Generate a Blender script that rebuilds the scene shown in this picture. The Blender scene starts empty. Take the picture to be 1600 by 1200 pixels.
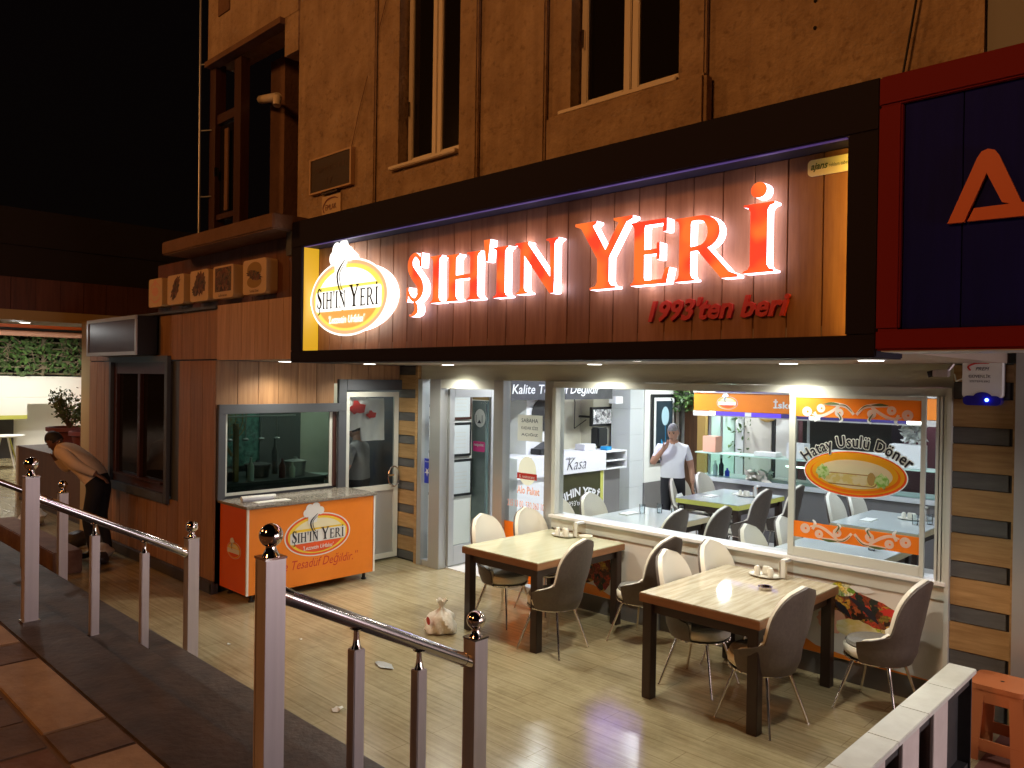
import bpy, bmesh, math, random
from mathutils import Vector, Matrix
from mathutils.geometry import tessellate_polygon
random.seed(7)
sc = bpy.context.scene
C = sc.collection

# ------------------------------------------------------------------ camera
cd = bpy.data.cameras.new('camera'); cam = bpy.data.objects.new('camera', cd); C.objects.link(cam)
cd.sensor_width = 36; cd.lens = 27.554; cd.clip_end = 500; cd.clip_start = 0.05
R = Matrix(((0.71702847, -0.01479583, 0.69688683), (0.69688903, -0.00585621, -0.71715506), (0.01469202, 0.99987339, 0.00611198))).to_4x4()
cam.matrix_world = Matrix.Translation((0, 0, 2.28)) @ R
sc.camera = cam

# ------------------------------------------------------------------ world, night
w = bpy.data.worlds.new('World'); sc.world = w; w.use_nodes = True
nt = w.node_tree; bg = nt.nodes['Background']
sky = nt.nodes.new('ShaderNodeTexSky'); sky.sky_type = 'NISHITA'; sky.sun_disc = False
sky.sun_elevation = math.radians(-4); sky.sun_rotation = math.radians(200)
mxs = nt.nodes.new('ShaderNodeMixRGB'); mxs.blend_type = 'ADD'; mxs.inputs[0].default_value = 1; mxs.inputs[2].default_value = (.12, .065, .055, 1)
nt.links.new(sky.outputs[0], mxs.inputs[1]); nt.links.new(mxs.outputs[0], bg.inputs[0]); bg.inputs[1].default_value = 0.012
sc.view_settings.view_transform = 'Standard'; sc.view_settings.look = 'None'
sc.view_settings.exposure = 0; sc.view_settings.gamma = 1
sc.cycles.max_bounces = 7; sc.cycles.diffuse_bounces = 3; sc.cycles.glossy_bounces = 3
sc.cycles.transparent_max_bounces = 12; sc.cycles.transmission_bounces = 4
sc.cycles.sample_clamp_indirect = 4; sc.cycles.caustics_reflective = False; sc.cycles.caustics_refractive = False
sc.cycles.use_denoising = True

def light(name, kind, loc, energy, col, size=0.1, target=None, spot=None, blend=0.6, sy=None):
    l = bpy.data.lights.new(name, kind); l.energy = energy; l.color = col
    if kind == 'AREA':
        l.size = size
        if sy: l.shape = 'RECTANGLE'; l.size_y = sy
    elif kind != 'SUN': l.shadow_soft_size = size
    if kind == 'SPOT': l.spot_size = math.radians(spot); l.spot_blend = blend
    o = bpy.data.objects.new(name, l); C.objects.link(o); o.location = loc
    if target is not None:
        o.rotation_euler = (Vector(target) - Vector(loc)).to_track_quat('-Z', 'Y').to_euler()
    return o

# sodium street lamps behind the photographer (their posts are built further down)
SOD = (1.0, 0.40, 0.11)
light('street_light', 'SPOT', (-3.0, -7.4, 8.35), 1300, SOD, 0.9, (-2.6, 3.5, 2.5), 125, 0.5)
light('street_light', 'SPOT', (-15.0, -7.4, 8.35), 1050, SOD, 0.9, (-11, 3.5, 2.0), 125, 0.5)

# ------------------------------------------------------------------ materials
MATS = {}
def nodes_of(m):
    m.use_nodes = True; return m.node_tree, m.node_tree.nodes['Principled BSDF']
def mat(name, col, rough=0.5, metal=0.0, col2=None, sc1=6.0, st=(1, 1, 1), bump=0.0, bsc=None, emis=None, es=0.0,
        rnd=0.0, coat=0.0, spec=None, lo=0.35, hi=0.65, det=5, rvar=0.0):
    m = bpy.data.materials.new(name); MATS[name] = m
    nt, b = nodes_of(m); N = nt.nodes; L = nt.links
    b.inputs['Base Color'].default_value = (*col, 1); b.inputs['Roughness'].default_value = rough
    b.inputs['Metallic'].default_value = metal
    if spec is not None: b.inputs['Specular IOR Level'].default_value = spec
    if coat: b.inputs['Coat Weight'].default_value = coat; b.inputs['Coat Roughness'].default_value = 0.08
    if emis: b.inputs['Emission Color'].default_value = (*emis, 1); b.inputs['Emission Strength'].default_value = es
    src = None
    if col2 or bump or rvar:
        tc = N.new('ShaderNodeTexCoord'); mp = N.new('ShaderNodeMapping'); mp.inputs['Scale'].default_value = st
        oi = N.new('ShaderNodeObjectInfo'); ad = N.new('ShaderNodeVectorMath'); ad.operation = 'ADD'
        ml = N.new('ShaderNodeMath'); ml.operation = 'MULTIPLY'; ml.inputs[1].default_value = 37.0 if rnd else 0.0
        L.new(oi.outputs['Random'], ml.inputs[0]); L.new(tc.outputs['Object'], ad.inputs[0]); L.new(ml.outputs[0], ad.inputs[1])
        L.new(ad.outputs[0], mp.inputs[0])
        nz = N.new('ShaderNodeTexNoise'); nz.inputs['Scale'].default_value = sc1; nz.inputs['Detail'].default_value = det
        nz.inputs['Roughness'].default_value = 0.65
        L.new(mp.outputs[0], nz.inputs['Vector'])
    if col2:
        cr = N.new('ShaderNodeValToRGB'); cr.color_ramp.elements[0].position = lo; cr.color_ramp.elements[1].position = hi
        cr.color_ramp.elements[0].color = (*col, 1); cr.color_ramp.elements[1].color = (*col2, 1)
        L.new(nz.outputs[0], cr.inputs[0]); src = cr.outputs[0]
        if rnd:
            hs = N.new('ShaderNodeHueSaturation'); mr = N.new('ShaderNodeMapRange')
            mr.inputs['To Min'].default_value = 1 - rnd; mr.inputs['To Max'].default_value = 1 + rnd
            L.new(oi.outputs['Random'], mr.inputs['Value']); L.new(mr.outputs[0], hs.inputs['Value'])
            L.new(src, hs.inputs['Color']); src = hs.outputs[0]
        L.new(src, b.inputs['Base Color'])
    if rvar:
        mr2 = N.new('ShaderNodeMapRange'); mr2.inputs['To Min'].default_value = max(0.03, rough - rvar); mr2.inputs['To Max'].default_value = rough + rvar
        n3 = N.new('ShaderNodeTexNoise'); n3.inputs['Scale'].default_value = 3.0; n3.inputs['Detail'].default_value = 6
        L.new(tc.outputs['Object'], n3.inputs['Vector']); L.new(n3.outputs[0], mr2.inputs['Value']); L.new(mr2.outputs[0], b.inputs['Roughness'])
    if bump:
        bp = N.new('ShaderNodeBump'); bp.inputs['Strength'].default_value = bump; bp.inputs['Distance'].default_value = 0.02
        if bsc:
            n2 = N.new('ShaderNodeTexNoise'); n2.inputs['Scale'].default_value = bsc; n2.inputs['Detail'].default_value = 6
            L.new(mp.outputs[0], n2.inputs['Vector']); L.new(n2.outputs[0], bp.inputs['Height'])
        else: L.new(nz.outputs[0], bp.inputs['Height'])
        L.new(bp.outputs[0], b.inputs['Normal'])
    return m

def glass(name, tint=(1, 1, 1), refl=0.10, rough=0.0, alpha=0.0, acol=(0.8, 0.85, 0.9)):
    m = bpy.data.materials.new(name); m.use_nodes = True; nt = m.node_tree; N = nt.nodes; L = nt.links
    N.clear(); o = N.new('ShaderNodeOutputMaterial')
    tr = N.new('ShaderNodeBsdfTransparent'); tr.inputs[0].default_value = (*tint, 1)
    gl = N.new('ShaderNodeBsdfGlossy'); gl.inputs['Roughness'].default_value = rough
    lw = N.new('ShaderNodeLayerWeight'); lw.inputs[0].default_value = refl
    mx = N.new('ShaderNodeMixShader'); L.new(lw.outputs['Fresnel'], mx.inputs[0])
    L.new(tr.outputs[0], mx.inputs[1]); L.new(gl.outputs[0], mx.inputs[2])
    last = mx
    if alpha:
        df = N.new('ShaderNodeBsdfDiffuse'); df.inputs[0].default_value = (*acol, 1)
        m2 = N.new('ShaderNodeMixShader'); m2.inputs[0].default_value = alpha
        L.new(mx.outputs[0], m2.inputs[1]); L.new(df.outputs[0], m2.inputs[2]); last = m2
    L.new(last.outputs[0], o.inputs[0]); return m

def voro(name, cols, scale=14.0, rough=0.5, st=(1, 1, 1), es=0.0):
    "patchy multi-coloured print (food photographs)"
    m = bpy.data.materials.new(name); nt, b = nodes_of(m); N = nt.nodes; L = nt.links
    tc = N.new('ShaderNodeTexCoord'); mp = N.new('ShaderNodeMapping'); mp.inputs['Scale'].default_value = st
    nz = N.new('ShaderNodeTexNoise'); nz.inputs['Scale'].default_value = scale * 0.6; nz.inputs['Detail'].default_value = 3
    va = N.new('ShaderNodeVectorMath'); va.operation = 'MULTIPLY_ADD'
    va.inputs[1].default_value = (0.12, 0.12, 0.12)
    vo = N.new('ShaderNodeTexVoronoi'); vo.inputs['Scale'].default_value = scale
    cr = N.new('ShaderNodeValToRGB'); cr.color_ramp.interpolation = 'LINEAR'
    L.new(tc.outputs['Object'], mp.inputs[0]); L.new(mp.outputs[0], nz.inputs['Vector'])
    L.new(nz.outputs['Color'], va.inputs[0]); L.new(mp.outputs[0], va.inputs[2]); L.new(va.outputs[0], vo.inputs['Vector'])
    sp = N.new('ShaderNodeSeparateColor'); L.new(vo.outputs['Color'], sp.inputs[0]); L.new(sp.outputs[0], cr.inputs[0])
    e = cr.color_ramp.elements
    while len(e) < len(cols): e.new(0.5)
    for i, c in enumerate(cols): e[i].position = i / (len(cols) - 1); e[i].color = (*c, 1)
    mxr = N.new('ShaderNodeMixRGB'); mxr.blend_type = 'MULTIPLY'; mxr.inputs[0].default_value = 0.7
    n2 = N.new('ShaderNodeTexNoise'); n2.inputs['Scale'].default_value = scale * 3; L.new(mp.outputs[0], n2.inputs['Vector'])
    r2 = N.new('ShaderNodeValToRGB'); r2.color_ramp.elements[0].position = .35; r2.color_ramp.elements[1].position = .6
    r2.color_ramp.elements[0].color = (.22, .22, .22, 1); L.new(n2.outputs[0], r2.inputs[0])
    L.new(cr.outputs[0], mxr.inputs[1]); L.new(r2.outputs[0], mxr.inputs[2]); L.new(mxr.outputs[0], b.inputs['Base Color'])
    if es: L.new(mxr.outputs[0], b.inputs['Emission Color']); b.inputs['Emission Strength'].default_value = es
    b.inputs['Roughness'].default_value = rough; return m

M = {}
def dm(k, *a, **kw): M[k] = mat(k, *a, **kw)
GV = (9, 9, 0.7)      # vertical grain
dm('sign_wood', (0.34, 0.16, 0.08), 0.55, col2=(0.235, 0.10, 0.048), sc1=3, st=(7, 7, .6), bump=.12, rnd=.16)
dm('kiosk_wood', (0.38, 0.205, 0.095), 0.5, col2=(0.25, 0.125, 0.055), sc1=3, st=(8, 8, .5), bump=.12, rnd=.14)
dm('fascia_wood', (0.62, 0.40, 0.27), 0.5, col2=(0.46, 0.28, 0.17), sc1=3, st=(8, 8, .5), bump=.1, rnd=.06)
dm('dark_wood', (0.16, 0.055, 0.025), 0.5, col2=(0.10, 0.035, 0.016), sc1=3, st=(7, 7, .5), bump=.1, rnd=.1)
dm('plank_wood', (0.46, 0.29, 0.125), 0.5, col2=(0.31, 0.18, 0.07), sc1=3, st=(.8, .8, 9), bump=.12, rnd=.12)
dm('plank_grey', (0.12, 0.122, 0.12), 0.55, col2=(0.085, 0.085, 0.088), sc1=4, st=(1, 1, 7), rnd=.05)
dm('window_wood', (0.075, 0.026, 0.018), 0.35, col2=(0.05, 0.018, 0.012), sc1=5, st=(6, 6, .6))
dm('anthracite', (0.075, 0.082, 0.095), 0.42)
dm('sign_frame', (0.013, 0.010, 0.020), 0.6, spec=.12)
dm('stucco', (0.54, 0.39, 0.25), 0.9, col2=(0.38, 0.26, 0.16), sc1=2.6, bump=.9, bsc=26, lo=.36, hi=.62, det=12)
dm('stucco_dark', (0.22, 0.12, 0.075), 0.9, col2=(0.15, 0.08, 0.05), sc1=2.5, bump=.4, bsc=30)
dm('upvc', (0.85, 0.76, 0.62), 0.4)
dm('dark_glass', (0.012, 0.010, 0.008), 0.06, spec=0.6)
dm('floor', (0.50, 0.43, 0.26), 0.20, col2=(0.30, 0.25, 0.14), sc1=2.6, st=(.55, 13, 1), bump=.05, lo=.28, hi=.72, det=9, rvar=.07)
def floor_joints():
    nt = M['floor'].node_tree; N = nt.nodes; L = nt.links; b = N['Principled BSDF']; src = b.inputs['Base Color'].links[0].from_socket
    tc = N.new('ShaderNodeTexCoord'); br = N.new('ShaderNodeTexBrick'); br.inputs['Scale'].default_value = 1; br.inputs['Brick Width'].default_value = 1.28; br.inputs['Row Height'].default_value = .192; br.inputs['Mortar Size'].default_value = .0035; br.inputs['Mortar Smooth'].default_value = .3
    br.inputs['Color1'].default_value = (1, 1, 1, 1); br.inputs['Color2'].default_value = (.93, .93, .93, 1); br.inputs['Mortar'].default_value = (.70, .66, .62, 1)
    nz = N.new('ShaderNodeTexNoise'); nz.inputs['Scale'].default_value = 1.3; nz.inputs['Detail'].default_value = 10; nz.inputs['Roughness'].default_value = .75; cr = N.new('ShaderNodeValToRGB'); cr.color_ramp.elements[0].position = .36; cr.color_ramp.elements[1].position = .56; cr.color_ramp.elements[0].color = (.72, .69, .64, 1)
    m1 = N.new('ShaderNodeMixRGB'); m1.blend_type = 'MULTIPLY'; m1.inputs[0].default_value = 1; m2 = N.new('ShaderNodeMixRGB'); m2.blend_type = 'MULTIPLY'; m2.inputs[0].default_value = 1
    L.new(tc.outputs['Object'], br.inputs['Vector']); L.new(tc.outputs['Object'], nz.inputs['Vector']); L.new(nz.outputs[0], cr.inputs[0]); L.new(src, m1.inputs[1]); L.new(br.outputs[0], m1.inputs[2]); L.new(m1.outputs[0], m2.inputs[1]); L.new(cr.outputs[0], m2.inputs[2]); L.new(m2.outputs[0], b.inputs['Base Color'])
floor_joints()
dm('white_floor', (0.72, 0.70, 0.64), 0.25)
dm('soffit', (0.32, 0.25, 0.19), 0.6)
dm('alu', (0.50, 0.52, 0.52), 0.38, metal=.55)
dm('alu_light', (0.66, 0.68, 0.62), 0.42, metal=.15)
dm('header', (0.62, 0.62, 0.50), 0.5, col2=(0.56, 0.55, 0.45), sc1=2, st=(.6, 1, 12))
dm('white_panel', (0.72, 0.68, 0.62), 0.35)
dm('white', (0.80, 0.80, 0.78), 0.4)
dm('white_wall', (0.82, 0.81, 0.74), 0.6)
dm('cream_wall', (0.66, 0.62, 0.48), 0.6, col2=(0.72, 0.68, 0.55), sc1=3)
dm('tile_wall', (0.60, 0.62, 0.62), 0.25)
dm('grey_tile', (0.16, 0.15, 0.145), 0.4)
dm('steel', (0.50, 0.45, 0.44), 0.42, metal=.55, col2=(0.56, 0.50, 0.49), sc1=3, st=(9, 9, .5), bump=.02)
dm('steel_tube', (0.62, 0.60, 0.62), 0.16, metal=1.0)
dm('chrome', (0.80, 0.74, 0.68), 0.06, metal=1.0)
dm('stone_dark', (0.085, 0.056, 0.042), 0.62, col2=(0.045, 0.031, 0.025), sc1=5, bump=.3, bsc=24, rvar=.15)
dm('paver_tan', (0.40, 0.27, 0.155), 0.7, col2=(0.27, 0.175, 0.10), sc1=4, bump=.35, bsc=22, rnd=.1)
dm('paver_dark', (0.16, 0.10, 0.065), 0.7, col2=(0.10, 0.06, 0.04), sc1=5, bump=.35, bsc=22, rnd=.15)
dm('paver_red', (0.20, 0.11, 0.068), 0.7, col2=(0.13, 0.055, 0.03), sc1=4, bump=.35, bsc=22, rnd=.15)
dm('grout', (0.15, 0.095, 0.06), 0.9)
dm('orange_board', (0.86, 0.245, 0.022), 0.38, col2=(0.80, 0.22, 0.018), sc1=2, rvar=.08)
dm('orange_side', (0.80, 0.13, 0.012), 0.42)
dm('granite', (0.34, 0.31, 0.26), 0.16, col2=(0.20, 0.18, 0.15), sc1=60, lo=.4, hi=.6)
dm('black', (0.012, 0.012, 0.013), 0.45)
dm('rubber', (0.02, 0.02, 0.02), 0.7)
dm('red_frame', (0.20, 0.006, 0.008), 0.65, spec=.2)
dm('navy_board', (0.004, 0.008, 0.14), 0.6, spec=.10, col2=(0.007, 0.010, 0.19), sc1=2.5, st=(6, 6, .5))
dm('orange_letter', (0.75, 0.13, 0.03), 0.45)
dm('table_edge', (0.28, 0.125, 0.05), 0.4, col2=(0.22, 0.095, 0.04), sc1=4, st=(1, 1, 6))
dm('table_edge_pale', (0.50, 0.42, 0.26), 0.4)
dm('table_leg', (0.028, 0.014, 0.010), 0.38)
dm('table_top', (0.62, 0.56, 0.42), 0.045, col2=(0.40, 0.335, 0.22), sc1=2.6, st=(10, .8, 1), lo=.40, hi=.66, det=7, rvar=.01)
dm('table_green', (0.60, 0.60, 0.42), 0.10, col2=(0.54, 0.53, 0.36), sc1=3, st=(8, .8, 1), rvar=.03)
dm('table_inside', (0.56, 0.60, 0.58), 0.12)
dm('chair_shell', (0.105, 0.080, 0.062), 0.55, col2=(0.085, 0.064, 0.05), sc1=40, bump=.1)
dm('chair_pale', (0.80, 0.76, 0.64), 0.45)
dm('chair_cushion', (0.20, 0.185, 0.16), 0.65, col2=(0.16, 0.15, 0.13), sc1=50, bump=.1)
dm('ceramic', (0.80, 0.77, 0.66), 0.2)
dm('white_paint', (0.70, 0.72, 0.66), 0.5, col2=(0.60, 0.61, 0.55), sc1=6, bump=.1)
dm('slat_white', (0.66, 0.60, 0.56), 0.55, col2=(0.58, 0.52, 0.48), sc1=5)
dm('stool_orange', (0.50, 0.155, 0.055), 0.42, rvar=.08)
dm('red_ground', (0.20, 0.075, 0.055), 0.8, col2=(0.14, 0.055, 0.04), sc1=4, bump=.3)
dm('skin', (0.42, 0.22, 0.14), 0.55)
dm('skin_dark', (0.22, 0.11, 0.07), 0.55)
dm('hair_grey', (0.13, 0.12, 0.11), 0.7, col2=(0.26, 0.25, 0.24), sc1=40)
dm('hair_dark', (0.016, 0.012, 0.010), 0.7)
dm('tshirt', (0.80, 0.80, 0.84), 0.75, bump=.15, sc1=14)
dm('shirt_tan', (0.78, 0.60, 0.42), 0.8, bump=.5, sc1=11)
dm('shirt_grey', (0.22, 0.22, 0.21), 0.8, bump=.3, sc1=12)
dm('trousers', (0.012, 0.012, 0.016), 0.8, bump=.2, sc1=12)
dm('plastic_bag', (0.82, 0.79, 0.70), 0.28, col2=(0.62, 0.54, 0.42), sc1=7, bump=.6, bsc=16)
dm('paper', (0.78, 0.79, 0.74), 0.6)
dm('red_print', (0.58, 0.035, 0.025), 0.5)
dm('terracotta', (0.20, 0.05, 0.045), 0.6)
dm('soil', (0.04, 0.025, 0.018), 0.9)
dm('leaf', (0.060, 0.11, 0.035), 0.5, col2=(0.12, 0.17, 0.06), sc1=12)
dm('ivy', (0.11, 0.20, 0.045), 0.5, col2=(0.03, 0.08, 0.02), sc1=8)
dm('twig', (0.20, 0.155, 0.10), 0.8)
dm('lattice', (0.16, 0.13, 0.075), 0.7)
dm('wood_door', (0.15, 0.07, 0.03), 0.5, col2=(0.10, 0.045, 0.02), sc1=3, st=(6, 6, .5))
dm('ochre', (0.36, 0.22, 0.06), 0.6)
dm('picture_dark', (0.025, 0.045, 0.06), 0.4, col2=(0.02, 0.03, 0.04), sc1=8)
dm('tulip', (0.38, 0.55, 0.62), 0.5)
dm('blue_stem', (0.02, 0.30, 0.62), 0.5)
dm('green_gray', (0.13, 0.17, 0.155), 0.35, col2=(0.09, 0.12, 0.11), sc1=3)
dm('mint_panel', (0.52, 0.72, 0.62), 0.3)
dm('beige_panel', (0.55, 0.52, 0.47), 0.4)
dm('wall_red', (0.10, 0.035, 0.045), 0.4)
dm('letter_dark', (0.02, 0.02, 0.03), 0.5)
dm('plaque_dark', (0.030, 0.012, 0.006), 0.5)
dm('plaque_frame', (0.62, 0.42, 0.25), 0.4)
dm('pink', (0.80, 0.03, 0.25), 0.5)
dm('blue_sticker', (0.02, 0.04, 0.45), 0.5)
dm('yellow_film', (0.50, 0.50, 0.10), 0.5)
dm('olive_board', (0.035, 0.033, 0.008), 0.4)
dm('dark_board', (0.035, 0.035, 0.035), 0.6, col2=(0.055, 0.055, 0.055), sc1=6)
dm('salmon', (0.78, 0.40, 0.28), 0.6)
dm('pizza_brown', (0.12, 0.05, 0.03), 0.6)
dm('menu_box', (0.72, 0.52, 0.30), 0.45)
dm('silver_frame', (0.55, 0.56, 0.56), 0.35, metal=.6)
dm('ad_board', (0.075, 0.042, 0.032), 0.3, col2=(0.055, 0.03, 0.024), sc1=5)
dm('tan_beam', (0.50, 0.36, 0.16), 0.6)
dm('bag_dark', (0.05, 0.045, 0.045), 0.4, bump=.5, sc1=8)
dm('roof_dark', (0.02, 0.014, 0.014), 0.9)
dm('night_block', (0.028, 0.02, 0.02), 0.9)
dm('cable', (0.02, 0.018, 0.018), 0.6)
dm('scroll_white', (0.74, 0.74, 0.66), 0.5)
dm('alarm_blue', (0.02, 0.015, 0.28), 0.25)
dm('dark_granite', (0.055, 0.05, 0.05), 0.5)
dm('bread', (0.80, 0.74, 0.50), 0.6, col2=(0.68, 0.60, 0.20), sc1=9, st=(1, 1, 2))
dm('lettuce', (0.30, 0.52, 0.12), 0.6, col2=(0.55, 0.72, 0.35), sc1=22)
dm('oval_yellow', (0.90, 0.62, 0.05), 0.5)
dm('oval_red', (0.80, 0.10, 0.02), 0.5)
dm('oval_cream', (0.85, 0.78, 0.52), 0.5)
# emitters
def em(k, col, s, base=(0.5, 0.5, 0.5)): M[k] = mat(k, base, 0.5, emis=col, es=s)
em('letter_side', (0.93, 0.80, 1.0), 4.6, (.8, .8, .8))
em('letter_face', (1.0, 0.085, 0.022), 0.95, (.6, .05, .03))
def glow_noise():
    nt = M['letter_face'].node_tree; N = nt.nodes; b = N['Principled BSDF']; tc = N.new('ShaderNodeTexCoord'); nz = N.new('ShaderNodeTexNoise'); nz.inputs['Scale'].default_value = 6; nz.inputs['Detail'].default_value = 1
    cr = N.new('ShaderNodeValToRGB'); cr.color_ramp.elements[0].position = .38; cr.color_ramp.elements[1].position = .60; cr.color_ramp.elements[0].color = (.95, .06, .025, 1); cr.color_ramp.elements[1].color = (1.0, .20, .035, 1)
    nt.links.new(tc.outputs['Object'], nz.inputs['Vector']); nt.links.new(nz.outputs[0], cr.inputs[0]); nt.links.new(cr.outputs[0], b.inputs['Emission Color'])
glow_noise()
em('logo_side', (0.95, 0.98, 1.0), 3.4, (.8, .8, .8))
em('lit_white', (1.0, 0.97, 0.88), 1.7)
em('lit_yellow', (1.0, 0.80, 0.12), 1.1)
em('lit_orange', (1.0, 0.42, 0.08), 0.95)
em('lit_ring', (1.0, 0.50, 0.25), 1.0)
em('reveal_glow', (1.0, 0.52, 0.02), 0.62, (.25, .16, .01))
em('led_yellow_strong', (1.0, 0.60, 0.08), 16.0)
em('led_violet', (0.14, 0.06, 1.0), 1.0, (.05, .03, .2))
em('led_violet_dim', (0.10, 0.05, 0.36), 0.30, (.03, .025, .10))
em('violet_panel', (0.30, 0.20, 1.0), 11.0)
em('lamp_disc', (1.0, 0.98, 0.90), 9.0)
def stucco_streaks():
    nt = M['stucco'].node_tree; N = nt.nodes; L = nt.links; b = N['Principled BSDF']; src = b.inputs['Base Color'].links[0].from_socket
    tc = N.new('ShaderNodeTexCoord'); mp = N.new('ShaderNodeMapping'); mp.inputs['Scale'].default_value = (9, 9, .55); nz = N.new('ShaderNodeTexNoise'); nz.inputs['Scale'].default_value = 1.6; nz.inputs['Detail'].default_value = 8
    cr = N.new('ShaderNodeValToRGB'); cr.color_ramp.elements[0].position = .30; cr.color_ramp.elements[1].position = .52; cr.color_ramp.elements[0].color = (.55, .50, .46, 1)
    n2 = N.new('ShaderNodeTexNoise'); n2.inputs['Scale'].default_value = 22; n2.inputs['Detail'].default_value = 4; c2 = N.new('ShaderNodeValToRGB'); c2.color_ramp.elements[0].position = .30; c2.color_ramp.elements[1].position = .42; c2.color_ramp.elements[0].color = (.62, .58, .55, 1)
    m1 = N.new('ShaderNodeMixRGB'); m1.blend_type = 'MULTIPLY'; m1.inputs[0].default_value = .28; m2 = N.new('ShaderNodeMixRGB'); m2.blend_type = 'MULTIPLY'; m2.inputs[0].default_value = .7
    L.new(tc.outputs['Object'], mp.inputs[0]); L.new(mp.outputs[0], nz.inputs['Vector']); L.new(nz.outputs[0], cr.inputs[0]); L.new(tc.outputs['Object'], n2.inputs['Vector']); L.new(n2.outputs[0], c2.inputs[0])
    L.new(src, m1.inputs[1]); L.new(cr.outputs[0], m1.inputs[2]); L.new(m1.outputs[0], m2.inputs[1]); L.new(c2.outputs[0], m2.inputs[2]); L.new(m2.outputs[0], b.inputs['Base Color'])
stucco_streaks()
em('panel_light', (0.93, 1.0, 0.97), 4.0)
em('screen', (0.75, 0.78, 0.80), 0.5)
em('blue_led', (0.10, 0.25, 1.0), 14.0)
em('tube_lit', (1.0, 1.0, 0.95), 3.5)
def vinyl(k, col, col2=None, sc1=9):
    m = bpy.data.materials.new(k); m.use_nodes = True; nt = m.node_tree; N = nt.nodes; L = nt.links; N.clear(); o = N.new('ShaderNodeOutputMaterial')
    d = N.new('ShaderNodeBsdfDiffuse'); t = N.new('ShaderNodeBsdfTranslucent'); mx = N.new('ShaderNodeMixShader'); mx.inputs[0].default_value = .5
    d.inputs[0].default_value = (*col, 1); t.inputs[0].default_value = (*col, 1)
    if col2:
        tc = N.new('ShaderNodeTexCoord'); nz = N.new('ShaderNodeTexNoise'); nz.inputs['Scale'].default_value = sc1; cr = N.new('ShaderNodeValToRGB'); cr.color_ramp.elements[0].position = .42; cr.color_ramp.elements[1].position = .58
        cr.color_ramp.elements[0].color = (*col, 1); cr.color_ramp.elements[1].color = (*col2, 1); L.new(tc.outputs['Object'], nz.inputs['Vector']); L.new(nz.outputs[0], cr.inputs[0]); L.new(cr.outputs[0], d.inputs[0]); L.new(cr.outputs[0], t.inputs[0])
    L.new(d.outputs[0], mx.inputs[1]); L.new(t.outputs[0], mx.inputs[2]); L.new(mx.outputs[0], o.inputs[0]); M[k] = m
vinyl('v_white', (.92, .92, .84)); vinyl('v_cream', (.95, .90, .66)); vinyl('v_yellow', (.98, .62, .04)); vinyl('v_orange', (.98, .30, .03)); vinyl('v_red', (.92, .13, .03)); vinyl('film_orange', (1.0, .36, .05))
vinyl('v_bread', (.95, .90, .62), (.86, .76, .30), 22); vinyl('v_lettuce', (.30, .60, .12), (.70, .85, .45), 40); vinyl('v_salmon', (.95, .50, .36))
M['glass'] = glass('window_glass', (0.97, 0.99, 0.985), 0.06)
M['glass_tint'] = glass('dim_glass', (0.55, 0.66, 0.62), 0.16)
M['glass_frost'] = glass('milky_glass', (0.80, 0.92, 0.90), 0.1, 0.1, alpha=.45, acol=(.62, .78, .76))
M['glass_counter'] = glass('counter_glass', (0.84, 0.95, 0.91), 0.12)
M['clear'] = glass('tumbler_glass', (0.93, 0.96, 0.97), 0.25)
M['film_white'] = glass('white_film', (0.75, 0.75, 0.8), 0.08, alpha=.5, acol=(.78, .80, .86))
M['meat'] = voro('grilled_meat_print', [(.02, .01, .008), (.60, .10, .02), (.03, .05, .035), (.02, .015, .012), (.75, .08, .03), (.02, .03, .02), (.80, .50, .05), (.42, .02, .04)], 21)
M['garnish'] = voro('garnish_print', [(.95, .70, .05), (.25, .45, .05), (.90, .82, .60), (.98, .72, .06)], 22)
M['menu_print'] = voro('menu_food_print', [(.03, .015, .01), (.20, .06, .03), (.08, .10, .05), (.38, .16, .06), (.05, .03, .02)], 30)
M['green_reflection'] = voro('green_reflection_wall', [(.08, .26, .20), (.16, .36, .28), (.22, .42, .34), (.12, .28, .22)], 7, .3)  # green reflections in the kiosk glass painted into the wall colour
M['night_cctv'] = voro('camera_feed', [(.05, .05, .06), (.5, .5, .52), (.9, .9, .9), (.2, .2, .2)], 18, .4, es=.8)

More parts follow.
